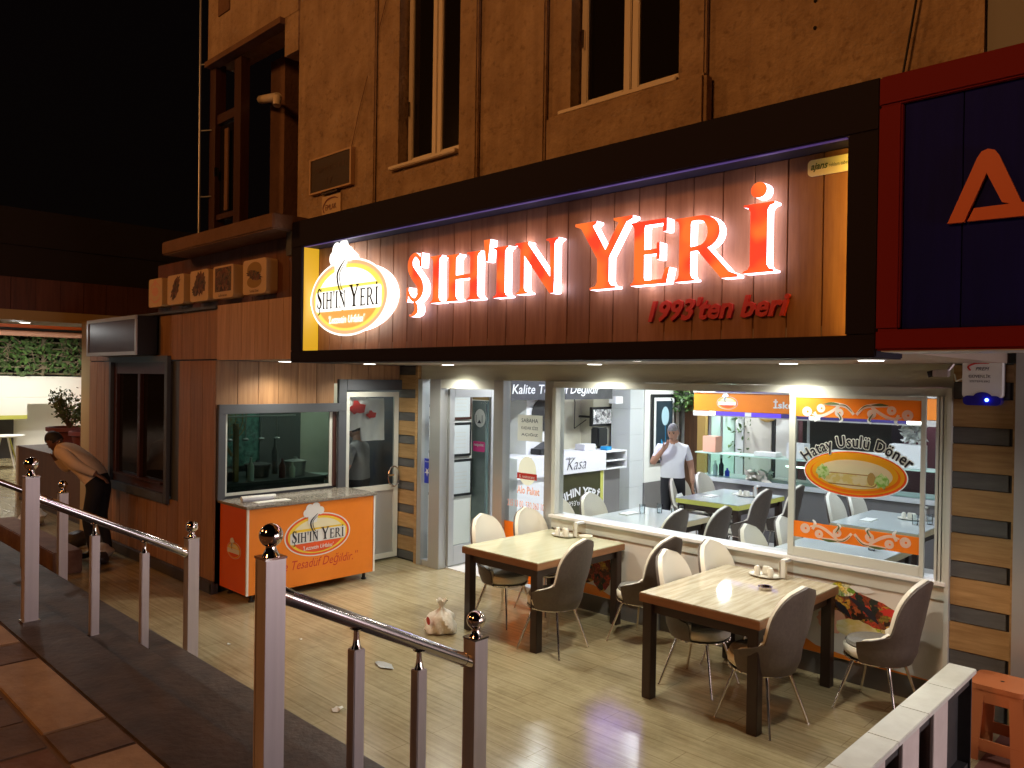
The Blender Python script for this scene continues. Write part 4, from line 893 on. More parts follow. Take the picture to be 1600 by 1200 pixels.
# sliding panel
s = MB(); s.box(-2.775, -2.725, 6.045, 6.075, .91, 2.20); s.box(-1.80, -1.77, 6.045, 6.075, .91, 2.20); s.box(-2.725, -1.80, 6.046, 6.074, .91, .985); s.box(-2.725, -1.80, 6.046, 6.074, 2.17, 2.20)
s = s.build('sliding_window', 'alu_light', sf, bevel=.002)
MB().box(-2.725, -1.80, 6.058, 6.062, .985, 2.17).build('pane', 'glass', s)
MB().box(-2.725, -1.80, 6.050, 6.056, 1.065, 1.19).build('film', 'film_orange', s); MB().box(-2.725, -1.80, 6.050, 6.056, 2.02, 2.17).build('film', 'film_orange', s)
def scrolls(zc, up):
    b = MB(); ff = (Vector((-2.262, 6.049, zc)), X_, Z_, -Y_); dk = MB()
    for sx in (-1, 1):
        for (a, h, r) in ((.37, .0, .04), (.26, .03 * up, .034), (.12, -.0, .034)):
            pts = [(sx * a + r * (1 - .11 * i) * math.cos(i * .8 + 1), h + r * (1 - .11 * i) * math.sin(i * .8 + 1), .017) for i in range(8)]
            b.flat(ell(sx * a, h, r * .98, r * .98, 18), ff, .0004 * (1 + (a < .3) + (a < .2)), holes=[ell(sx * a + .004, h, r * .22, r * .22, 8)])
        b.flat(ribbon([(sx * .01, -.01 * up, .02), (sx * .07, .05 * up, .026), (sx * .17, .065 * up, .03), (sx * .24, .06 * up, .012)], 4), ff, .002)
        b.flat(ribbon([(sx * .33, -.02 * up, .012), (sx * .26, -.03 * up, .022), (sx * .19, .0, .024), (sx * .12, .05 * up, .02)], 4), ff, .0024)
        b.flat(ribbon([(sx * .14, .01, .02), (sx * .10, -.05 * up, .026), (sx * .12, -.07 * up, .012)], 4), ff, .0028)
        b.flat(ribbon([(sx * .31, .0, .02), (sx * .29, -.05 * up, .024), (sx * .31, -.075 * up, .01)], 4), ff, .0032)
        dk.flat(ribbon([(sx * .12, .065 * up, .006), (sx * .18, .07 * up, .02), (sx * .24, .065 * up, .004)], 4), ff, .005)
        dk.flat(ribbon([(sx * .13, -.0, .004), (sx * .105, -.04 * up, .012), (sx * .115, -.06 * up, .004)], 4), ff, .005)
        dk.flat(ribbon([(sx * .02, .01 * up, .003), (sx * .07, .055 * up, .008), (sx * .12, .06 * up, .004)], 4), ff, .0054)
    b.build('scroll_print', 'v_white', s); dk.build('scroll_shade', 'leaf', s)
scrolls(2.06, 1); scrolls(1.14, -1)
ff = (Vector((-2.265, 6.050, 1.60)), X_, Z_, -Y_)
for k, (nm, mt, a, c, dx, dz) in enumerate([('oval_rim', 'v_white', .385, .178, 0, 0), ('oval_ring', 'v_red', .377, .170, 0, 0), ('oval_inner', 'v_yellow', .365, .158, -.003, .004), ('oval_shade', 'v_orange', .335, .140, 0, -.004), ('oval_glow', 'v_yellow', .318, .130, 0, .008), ('plate', 'v_cream', .280, .108, 0, .0)]):
    b = MB(); b.flat(ell(dx, dz, a, c, 56), ff, .0008 * k); b.build(nm, mt, s)
b = MB(); b.flat(rrect(-.20, .002, .16, .062, .028), ff, .005); b.build('wrap_print', 'v_cream', s)
b = MB(); b.flat(rrect(-.205, -.088, .172, .004, .036), ff, .0052); b.build('wrap_shade', 'ochre', s)
b = MB(); b.flat(rrect(-.22, -.080, .165, -.004, .036), ff, .0058); b.build('wrap_print', 'v_bread', s)
for cx, cz in ((-.235, .0), (.205, -.035)):
    b = MB(); b.flat([(cx + .05 * (1 + .25 * math.sin(i * 2.7)) * math.cos(i * .42), cz + .052 * (1 + .25 * math.cos(i * 3.1)) * math.sin(i * .42)) for i in range(15)], ff, .0066)
    b.build('lettuce_print', 'v_lettuce', s)
b = MB(); b.flat([(.13 + .03 * math.cos(i * .6) , -.025 + .05 * math.sin(i * .6)) for i in range(10)], ff, .0062); b.build('filling_print', 'ochre', s)
b = MB()
for i in range(12):
    text(b, 'Hatay Usulü Döner', (Vector((-2.255 + .0085 * math.cos(i * math.pi / 6), 6.049, 1.775 + .0085 * math.sin(i * math.pi / 6))), X_, Z_, -Y_), -.385, 0, .77, .115, .0006 + .0001 * i, arc=.56, spacing=1.08)
b.build('arc_text_outline', 'v_white', s)['kind'] = 'stuff'
b = MB()
for i in range(4): text(b, 'Hatay Usulü Döner', (Vector((-2.255 + .0022 * math.cos(i * math.pi / 2), 6.049, 1.775 + .0022 * math.sin(i * math.pi / 2))), X_, Z_, -Y_), -.385, 0, .77, .115, .0030 + .0001 * i, arc=.56, spacing=1.08)
b.build('arc_text', 'letter_dark', s)['kind'] = 'stuff'
# lower panels with food pictures
for k, (xa, xb) in enumerate(((-5.29, -4.08), (-4.00, -2.80), (-2.78, -1.64))):
    MB().box(xa, xb, 6.09, 6.14, .17, .76).build('lower_panel', 'white_panel', sf, bevel=.002)
MB().box(-4.075, -4.005, 6.075, 6.14, .0, .763).build('panel_post', 'alu', sf)
MB().box(-5.30, -1.62, 6.11, 6.2, 0, .168).build('plinth', 'grey_tile', sf)
def blob(cx, cz, rx, rz, s, n=26, amp=.08): 
    rr = random.Random(s); return [(cx + rx * (1 + amp * rr.uniform(-1, 1)) * math.cos(2 * math.pi * i / n), cz + rz * (1 + amp * rr.uniform(-1, 1)) * math.sin(2 * math.pi * i / n)) for i in range(n)]
ff = (Vector((0, 6.089, 0)), X_, Z_, -Y_)
for nm, mt, pl, dd in [('meat_print', 'meat', blob(-4.95, .43, .26, .17, 3), .002), ('meat_print', 'meat', blob(-4.66, .44, .12, .21, 4), .0022), ('film', 'orange_board', [(-5.28, .175), (-4.45, .175), (-4.75, .27), (-5.28, .30)], .001),
                       ('meat_print', 'meat', [(-2.50, .70), (-2.38, .735), (-2.05, .66), (-1.83, .56), (-1.80, .47), (-1.95, .41), (-2.2, .45), (-2.42, .50), (-2.52, .60)], .002),
                       ('garnish_print', 'garnish', blob(-2.34, .71, .09, .055, 5), .0035), ('garnish_print', 'garnish', blob(-2.0, .41, .20, .06, 9), .003), ('bulgur_print', 'salmon', blob(-2.42, .45, .12, .09, 6), .004), ('rice_print', 'bread', blob(-2.24, .42, .16, .075, 7), .0045),
                       ('film', 'orange_board', [(-2.76, .175), (-2.76, .33), (-2.55, .23), (-2.2, .19), (-1.66, .178), (-1.66, .172), (-2.2, .171)], .001),
                       ('meat_print', 'meat', blob(-3.45, .42, .32, .16, 12), .002)]:
    b = MB(); b.flat(pl, ff, dd); b.build(nm, mt, sf)
b = MB(); 
for k, (a_, c_, d_) in enumerate([((-2.40, .60), (-2.28, .50), .05), ((-2.22, .62), (-2.08, .50), .05), ((-2.30, .66), (-2.16, .56), .035)]):
    b.flat(ribbon([(a_[0], a_[1], .01), ((a_[0] + c_[0]) / 2, (a_[1] + c_[1]) / 2 + .01, d_), (c_[0], c_[1], .01)], 4), ff, .006 + .0003 * k)
b.build('aubergine_print', 'letter_dark', sf)['kind'] = 'stuff'
for nm, mt, pl in (('pepper_print', 'red_print', blob(-2.0, .60, .065, .035, 21, amp=.3)), ('onion_print', 'white', blob(-2.20, .735, .08, .028, 22, amp=.2)), ('herb_print', 'lettuce', blob(-2.42, .69, .045, .04, 23, amp=.25)), ('pepper_print', 'oval_yellow', blob(-1.92, .50, .055, .03, 24, amp=.2))):
    b = MB(); b.flat(pl, ff, .0072); b.build(nm, mt, sf)
b = MB(); c0 = Vector((-4.47, 6.082, .66)); b.path([c0 + Vector((.075 * math.cos(t), 0, .08 * math.sin(t))) for t in [-1.9 + 3.8 * i / 14 for i in range(15)]], .010, 6); b.build('cup_handle_print', 'white_panel', sf, smooth=True)

# soffit downlights
for i, (lx, ly, e) in enumerate([(-1.62, 4.55, 30), (-3.45, 4.85, 36), (-5.35, 4.75, 34), (-7.55, 4.3, 16), (-7.5, 5.35, 14), (-6.7, 5.85, 17), (-4.6, 5.85, 17), (-2.7, 5.85, 17)]):
    t = thing('downlight', (lx, ly, 2.43), 'round recessed soffit downlight ' + ['at the right end of the sign', 'above the right terrace table', 'above the left terrace table', 'above the near end of the orange counter', 'in front of the kiosk door', 'above the entrance', 'above the window left part', 'above the sliding window'][i], 'lamp', 'recessed lamps in the soffit')
    dz = 0 if i == 0 else .017
    MB().lathe([(.072, 2.414 + dz), (.078, 2.418 + dz), (.078, 2.436)], (lx, ly, 0), 24).build('ring', 'white', t, smooth=True)
    MB().lathe([(1e-5, 2.411 + dz), (.066, 2.412 + dz), (.068, 2.416 + dz)], (lx, ly, 0), 24).build('lens', 'lamp_disc', t, smooth=True)
    light('downlight_beam', 'SPOT', (lx, ly, 2.405), e * 2.9, (1.0, .95, .80), .06, (lx, ly, 0), 150, .8)

# ================================================================== DINING ROOM
struct(MB().box(-8.9, -1.0, 6.25, 13.2, 2.80, 2.9).build('ceiling', 'white_wall'))
struct(MB().box(-1.62, -1.4, 6.62, 13.2, 0, 2.8).build('right_wall', 'beige_panel'))
struct(MB().box(-8.12, -7.95, 6.24, 7.38, 0, 2.8).build('left_wall', 'white_wall'))
struct(MB().box(-10.2, -10.0, 6.24, 13.2, 0, 2.8).build('far_left_wall', 'white_wall'))
struct(MB().box(-10.0, -1.4, 13.0, 13.2, 0, 2.8).build('back_wall', 'white_wall'))
struct(MB().box(-10.0, -8.12, 6.24, 6.34, 0, 2.8).build('near_left_wall', 'white_wall'))
struct(MB().box(-9.999, -8.85, 6.35, 13, -.1, .012).build('till_floor', 'white_floor'))
for (lx, ly) in [(-6.6, 7.4), (-3.2, 7.4), (-6.6, 9.8), (-3.4, 9.4), (-3.4, 12.0), (-9.0, 9.5), (-6.6, 12.0)]:
    t = thing('ceiling_light', (lx, ly, 2.78), 'round lit ceiling lamp over ' + {(-6.6, 7.4): 'the entrance door', (-3.2, 7.4): 'the table behind the sliding window', (-6.6, 9.8): 'the man in white', (-3.4, 9.4): 'the far table below the oval', (-3.4, 12.0): 'the oven wall', (-9.0, 9.5): 'the cash desk', (-6.6, 12.0): 'the wooden door'}[(lx, ly)], 'lamp', 'ceiling lamps of the dining room')
    MB().lathe([(.10, 2.775), (.115, 2.78), (.115, 2.799)], (lx, ly, 0), 20).build('frame', 'white', t, smooth=True)
    MB().lathe([(1e-5, 2.768), (.09, 2.769), (.095, 2.776)], (lx, ly, 0), 20).build('diffuser', 'lamp_disc', t, smooth=True)
    rt = lx > -4; light('ceiling_light_beam', 'AREA', (lx, ly, 2.755), 32 if rt else 64, (.78, .84, 1.0) if rt else (.93, .98, 1.0), .16)
t = thing('ceiling_led', (-6.7, 9.0, 2.78), 'violet glowing ceiling light near the cash desk', 'lamp')
MB().box(-7.25, -6.15, 8.95, 9.35, 2.762, 2.799).build('housing', 'white', t); MB().box(-7.2, -6.2, 9.0, 9.3, 2.752, 2.761).box(-6.95, -6.35, 8.5, 8.75, 2.752, 2.799).build('diffuser', 'violet_panel', t)
# certificates on the left wall
for k, (ya, yb, za, zb, lab) in enumerate([(6.42, 6.70, 1.90, 2.25, 'framed certificate nearest the glass, top'), (6.42, 6.72, 1.30, 1.78, 'framed certificate nearest the glass, middle'), (6.42, 6.70, .75, 1.20, 'framed certificate nearest the glass, with a blue sticker'),
        (6.98, 7.36, 1.72, 2.15, 'framed certificate seen through the open door, top'), (6.98, 7.36, 1.22, 1.68, 'framed certificate seen through the open door, middle'), (6.98, 7.38, .68, 1.18, 'framed certificate seen through the open door, bottom')]):
    t = thing('framed_certificate', (-7.94, ya, za), lab, 'picture', 'certificates on the left wall')
    MB().box(-7.949, -7.92, ya, yb, za, zb).build('frame', 'window_wood' if k in (3,) else 'black', t)
    MB().box(-7.919, -7.915, ya + .035, yb - .035, za + .035, zb - .035).build('paper', 'tile_wall', t)
    b = MB(); fs_ = fr_side(-7.914, ya + .07, za + .07)
    for j in range(5): b.flat(rect(0.02, .05 + j * .05, (yb - ya) - .17, .058 + j * .05), fs_, .0005)
    b.build('print', 'beige_panel', t)
MB().box(-7.35, -7.345, 6.29, 6.46, .92, 1.22).build('poster', 'blue_sticker', None).location = (0, 0, 0)
ps = bpy.data.objects['poster']; tag(ps, 'blue sticker with a white star low on the narrow side pane', 'sticker')
bpy.data.objects.remove(ps)
st = thing('sticker', (-7.38, 6.12, .92), 'blue sticker with a white star low on the narrow side pane', 'sticker')
MB().box(-7.42, -7.31, 6.122, 6.128, 1.0, 1.30).build('sheet', 'blue_sticker', st)
b = MB(); b.flat([(-7.365 + (.05 if i % 2 else .018) * math.cos(i * math.pi / 5 + .3), 1.14 + (.06 if i % 2 else .02) * math.sin(i * math.pi / 5 + .3)) for i in range(10)], (Vector((0, 6.122, 0)), X_, Z_, -Y_), .001)
text(b, 'diyanet', (Vector((0, 6.122, 0)), X_, Z_, -Y_), -7.41, 1.25, .09, .025, .001); b.build('star_print', 'white', st)
# dark glass fridge door with round sticker, milky glass next to it
dr = thing('dark_glass_door', (-7.6, 7.7, 0), 'dark grey green door with a round white sticker and a pink one', 'door')
MB().box(-7.95, -7.68, 7.40, 7.46, 0, 1.98).build('leaf', 'green_gray', dr)
ff = (Vector((-7.79, 7.398, 0)), X_, Z_, -Y_)
b = MB(); b.flat(ell(-.0, 1.74, .108, .125, 28), ff, .001); b.build('round_sticker', 'paper', dr)
b = MB(); b.flat(rect(-.08, 1.68, -.07, 1.78), ff, .003); b.flat(rect(.04, 1.68, .05, 1.78), ff, .003); b.flat([(-.05, 1.67), (.03, 1.67), (-.01, 1.72)], ff, .003); b.build('sticker_print', 'letter_dark', dr)
b = MB(); b.flat(rrect(-.13, 1.28, .105, 1.42, .02), ff, .001); b.build('pink_sticker', 'pink', dr)
b = MB(); text(b, 'netpoint', ff, -.11, 1.345, .19, .05, .003, bold=.02); b.build('sticker_text', 'white', dr)
MB().box(-7.95, -7.31, 7.40, 7.50, 1.99, 2.24).build('transom', 'ochre', dr)
tag(MB().box(-7.67, -7.31, 7.42, 7.43, .02, 1.97).build('milky_partition', 'glass_frost'), 'milky glass partition beside the dark door', 'partition')
# white column with mirror, cash desk, banner
tag(MB().box(-8.35, -7.95, 8.5, 8.9, 0, 2.8).build('white_column', 'white'), 'white column behind the entrance side window', 'column')
struct(MB().box(-8.9, -8.7, 7.8, 13, 0, 2.8).build('till_wall', 'cream_wall'))
kd = thing('cash_desk', (-7.7, 9.2, 0), 'white cash desk lettered Kasa with a dark green front panel', 'desk')
MB().box(-8.2, -7.60, 7.95, 10.0, .86, 1.16).build('counter_top', 'white', kd, bevel=.004)
MB().box(-8.15, -7.64, 8.0, 10.0, 0.02, .858).build('body', 'white', kd)
MB().box(-8.2, -7.60, 10.005, 10.55, .86, .88).box(-8.2, -7.60, 10.005, 10.55, .985, 1.0).box(-8.2, -7.60, 10.005, 10.55, 1.13, 1.15).box(-8.2, -8.15, 10.005, 10.55, .88, 1.13).box(-8.2, -7.60, 10.53, 10.55, .88, 1.13).build('shelf', 'white', kd)
MB().box(-8.1, -7.7, 10.02, 10.5, .02, .858).build('cupboard', 'grey_tile', kd)
MB().box(-7.638, -7.63, 8.88, 9.89, .12, .85).build('front_panel', 'olive_board', kd)
MB().box(-7.638, -7.628, 9.895, 9.97, .12, .85).build('panel_edge', 'yellow_film', kd)
b = MB(); text(b, 'Kasa', fr_side(-7.598, 0, 0), 9.03, .92, .46, .17, .001, shear=.35, bold=-.01); text(b, 'ödeme', fr_side(-7.598, 0, 0), 9.0, 1.08, .22, .04, .001, shear=.35); b.build('lettering', 'letter_dark', kd)['kind'] = 'stuff'
b = MB(); text(b, 'ŞIHIN YERİ', fr_side(-7.629, 0, 0), 8.93, .47, .90, .21, .001, bold=.03, arc=.95); text(b, "1993'ten Beri", fr_side(-7.629, 0, 0), 9.08, .36, .62, .08, .001); b.build('panel_lettering', 'white', kd)
tag(MB().box(-8.0, -7.75, 8.6, 8.95, 1.162, 1.25).add([(-8.0, 8.66, 1.251), (-7.75, 8.66, 1.251), (-7.8, 8.86, 1.34), (-7.98, 8.86, 1.34)], [(0, 1, 2, 3)]).build('till', 'black', bevel=.01), 'black cash register on the white desk', 'till')
tag(MB().box(-8.0, -7.8, 9.70, 9.98, 1.162, 1.26).build('white_box', 'white', bevel=.004), 'white box on the right half of the cash desk', 'box')
tag(MB().box(-7.85, -7.72, 10.16, 10.30, 1.152, 1.21).build('blue_box', 'blue_stem', bevel=.006), 'small blue box on the shelf end of the cash desk', 'box')
t = thing('speaker', (-8.0, 10.1, 1.16), 'black upright card terminal stand behind the desk', 'terminal')
MB().box(-8.12, -7.95, 10.24, 10.50, 1.20, 1.50).build('body', 'black', t, bevel=.02); MB().rod((-8.03, 10.36, 1.152), (-8.03, 10.36, 1.20), .035).build('stem', 'black', t)
t = thing('monitor', (-8.4, 9.9, 1.85), 'small wall monitor showing a grey camera feed', 'monitor')
MB().box(-8.42, -8.36, 10.58, 11.18, 1.49, 1.82).build('case', 'black', t, bevel=.006); MB().box(-8.359, -8.356, 10.62, 11.14, 1.53, 1.78).build('screen', 'night_cctv', t); MB().rod((-8.7, 10.65, 1.65), (-8.42, 10.65, 1.65), .02).build('bracket', 'black', t)
b = MB(); b.path([(-8.6, 10.3, 2.3), (-8.55, 10.35, 1.9), (-8.6, 10.4, 1.45), (-8.5, 10.6, 1.6)], .008, 5); tag(b.build('monitor_cable', 'cable'), 'cable drooping beside the wall monitor', 'cable')
for k, (yy, mt, lab) in enumerate([(8.95, 'cream_wall', 'cream pipe casing behind the cash desk'), (9.25, 'grey_tile', 'grey brown pipe behind the cash desk'), (9.42, 'chair_shell', 'dark brown pipe behind the cash desk')]):
    tag(MB().rod((-8.6, yy, 0.02), (-8.6, yy, 2.8), .11 - .03 * k, n=12).build('pipe', mt, smooth=True), lab, 'pipe')
bn = thing('slogan_banner', (-7.75, 8.8, 2.0), 'dark banner lettered Kalite Tesadüf Değildir over the cash desk', 'banner')
MB().box(-7.80, -7.76, 7.7, 10.35, 1.98, 2.28).build('board', 'dark_board', bn)
b = MB(); text(b, '“ Kalite Tesadüf Değildir ”', fr_side(-7.758, 0, 0), 7.85, 2.03, 2.3, .19, .001, shear=.15, bold=.01); b.build('lettering', 'paper', bn)
tag(MB().box(-7.95, -7.8, 10.5, 10.7, 1.9, 2.02).build('junction_box', 'white', bevel=.005), 'white junction box beside the banner end', 'box')
tag(MB().lathe([(.25, 0), (.25, .012)], (0, 0, 0), 28).build('wall_mirror', 'black'), 'dark round mirror edge on the white column', 'mirror')
mo = bpy.data.objects['wall_mirror']; mo.rotation_euler = (0, math.radians(90), 0); mo.location = (-7.94, 8.85, 1.75)
# tiled column, tulip picture, grey wainscot
tag(MB().box(-8.7, -8.43, 10.7, 11.2, 0, 2.8).build('wall_column', 'cream_wall'), 'cream wall section right of the cash desk', 'wall')
cl = thing('tiled_column', (-7.95, 11.3, 0), 'pale tiled column left of the tulip picture', 'column')
for k in range(6): MB().box(-8.3, -7.9, 11.05, 11.45, .45 * k + .003, .45 * (k + 1)).build('tile', 'tile_wall', cl)
pw = thing('picture_wall', (-7.9, 12, 0), 'white wall with a dark grey lower part behind the man', 'wall')
MB().box(-8.1, -7.88, 11.46, 12.55, .50, 2.8).build('upper_wall', 'white_wall', pw); MB().box(-8.1, -7.87, 11.46, 12.55, 0, .50).build('wainscot', 'grey_tile', pw)
t = thing('tulip_picture', (-7.87, 12, .85), 'tall framed picture of a pale tulip on black', 'picture')
MB().box(-7.87, -7.84, 11.62, 12.38, .82, 2.05).build('frame', 'black', t); MB().box(-7.839, -7.835, 11.68, 12.32, .88, 1.99).build('mount', 'white', t); MB().box(-7.834, -7.83, 11.74, 12.26, .94, 1.93).build('canvas', 'picture_dark', t)
b = MB(); b.flat(ell(0, 0, .12, .17, 22), fr_side(-7.828, 12.02, 1.66), .001); b.build('tulip_print', 'tulip', t)
b = MB(); b.flat(ribbon([(.0, 0, .01), (.01, -.3, .012), (-.02, -.65, .012)], 4), fr_side(-7.828, 12.02, 1.5), .001); b.flat(ribbon([(-.02, -.62, .05), (-.07, -.4, .08), (-.12, -.25, .01)], 4), fr_side(-7.828, 12.02, 1.5), .0015); b.build('stem_print', 'blue_stem', t)
tag(MB().box(-7.85, -7.0, 12.70, 12.76, .012, 2.0).build('wooden_door', 'wood_door'), 'brown wooden door behind the man in white', 'door')
tag(MB().box(-7.28, -7.12, 12.2, 12.28, .012, 2.8).build('ochre_pillar', 'ochre'), 'ochre pillar between the wooden door and the counter', 'pillar')
def leaves(name, m, box, n, size, parent=None, seed=1, normal=None):
    rr = random.Random(seed); b = MB()
    for _ in range(n):
        c = Vector([rr.uniform(box[i], box[i + 3]) for i in range(3)]); a = Vector([rr.uniform(-1, 1) for _ in range(3)]).normalized(); p = a.orthogonal().normalized(); s = size * rr.uniform(.6, 1.3)
        b.add([c - a * s, c + p * s * .45, c + a * s, c - p * s * .45], [(0, 1, 2, 3)])
    return b.build(name, m, parent)
iv = leaves('ivy', 'ivy', (-7.9, 12.2, 1.75, -6.6, 12.6, 2.35), 700, .05, seed=3); stuff(tag(iv, 'green ivy hanging over the wooden door', 'ivy'))
iv = leaves('ivy', 'ivy', (-6.7, 12.2, 1.0, -6.3, 12.6, 2.1), 250, .05, seed=4); stuff(tag(iv, 'green ivy strip left of the counter glass', 'ivy'))
# serving counter with orange lettered canopy
ct = thing('serving_counter', (-4, 10.9, 0), 'glass serving counter under an orange lettered canopy with violet lights', 'counter')
YC = 10.6
MB().box(-6.33, -1.65, YC - .05, YC + .5, 0.012, .80).build('front', 'grey_tile', ct); MB().box(-6.36, -1.65, YC - .08, YC + .55, .80, .86).build('worktop', 'tile_wall', ct, bevel=.004)
MB().box(-6.33, -1.65, YC, YC + .01, .86, 1.20).build('glass_front', 'glass_counter', ct); MB().box(-6.35, -1.65, YC - .02, YC + .36, 1.20, 1.215).build('glass_shelf', 'mint_panel', ct)
MB().box(-6.36, -1.65, YC - .05, YC + .3, 1.85, 2.115).build('canopy', 'orange_board', ct)
MB().box(-6.36, -1.65, YC - .07, YC + .3, 1.77, 1.845).box(-6.36, -1.65, YC - .07, YC + .3, 2.12, 2.2).build('canopy_trim', 'beige_panel', ct)
for z in (1.79, 2.14):
    for a, c, mt in ((-5.98, -5.50, 'led_violet'), (-5.40, -4.95, 'led_violet'), (-4.95, -3.3, 'led_violet_dim'), (-6.08, -5.98, 'tube_lit'), (-5.50, -5.40, 'screen'), (-4.55, -4.40, 'tube_lit'), (-3.3, -3.1, 'tube_lit')):
        MB().box(a, c, YC - .08, YC - .071, z, z + .055).build('led_strip', mt, ct)
ff = (Vector((-5.80, YC - .052, 1.975)), X_, Z_, -Y_); emblem(ct, ff, .34, simple=True)
b = MB(); text(b, 'İskender  Döner  Lahmacun', (Vector((0, YC - .052, 0)), X_, Z_, -Y_), -5.08, 1.92, 1.9, .13, .001, bold=.03); b.build('lettering', 'paper', ct)
for xx in (-6.28, -6.08, -4.72, -3.05): MB().rod((xx, YC + .3, .86), (xx, YC + .3, 1.78), .02, n=8).build('post', 'alu', ct)
for k, (xx, w_, h, mt, lab, nm) in enumerate([(-6.15, .22, .24, 'salmon', 'pink card display standing on the glass shelf', 'card_display'), (-4.80, .26, .22, 'white', 'white paper stack box on the glass shelf left of the window post', 'box'), (-5.25, .34, .06, 'paper', 'flat white tray of bread on the glass shelf', 'tray'), (-3.95, .75, .16, 'paper', 'stack of white takeaway boxes behind the oval sticker', 'box'), (-3.35, .40, .30, 'white', 'large white box at the right end of the counter', 'box')]):
    tag(MB().box(xx - w_ / 2, xx + w_ / 2, YC + .05, YC + .25, 1.217, 1.217 + h).build(nm, mt, bevel=.005), lab, 'box' if nm == 'box' else nm.replace('_', ' '))
for k, (xx, h, mt) in enumerate([(-6.12, .22, 'white'), (-6.02, .26, 'letter_dark'), (-5.92, .12, 'blue_sticker')]):
    tag(MB().lathe([(.035, 0), (.037, h * .6), (.014, h * .78), (.014, h), (1e-5, h)], (xx, YC + .2, .862), 12).build('bottle', mt, smooth=True), ['white bottle behind the counter glass', 'dark bottle behind the counter glass', 'short blue bottle behind the counter glass'][k], 'bottle')
t = thing('vitrine', (-3.5, YC + .2, .86), 'glass food vitrine with a bright tube inside', 'vitrine'); MB().box(-5.2, -4.0, YC + .02, YC + .34, .862, .90).build('tray', 'steel', t); MB().box(-5.0, -4.2, YC + .2, YC + .22, 1.08, 1.10).build('tube', 'tube_lit', t)
tag(leaves('bread_bag', 'plastic_bag', (-5.5, YC - .06, .87, -5.15, YC + .1, 1.0), 60, .07, seed=8), 'crumpled white plastic bag on the counter worktop', 'bag')
# back kitchen beyond the counter
bk = thing('back_partition', (-4.5, 12.3, 0), 'row of pale mint and beige partition panels behind the counter', 'partition')
for (a, c, mt) in [(-7.1, -6.62, 'mint_panel'), (-6.60, -6.45, 'tile_wall'), (-6.43, -5.95, 'beige_panel'), (-5.94, -5.88, 'black'), (-5.87, -5.60, 'white'), (-5.59, -5.50, 'grey_tile'), (-5.49, -1.63, 'wall_red')]:
    MB().box(a, c, 12.3, 12.35, .012, 2.8).build('panel', mt, bk)
tag(MB().lathe([(.20, 0), (.20, .02), (.17, .025)], (0, 0, 0), 26).build('round_tray', 'ochre'), 'round brass tray hung on the beige panel', 'tray')
o = bpy.data.objects['round_tray']; o.rotation_euler = (math.radians(90), 0, 0); o.location = (-6.02, 12.295, 1.83)
tag(MB().box(-5.2, -3.9, 11.8, 12.28, 1.25, 1.72).build('oven_mouth', 'black'), 'black oven opening behind the white boxes', 'oven')
tag(leaves('hanging_bag', 'paper', (-3.42, YC + .1, 1.53, -3.2, YC + .3, 1.80), 90, .07, seed=18), 'white carrier bag standing on the right counter box', 'bag')

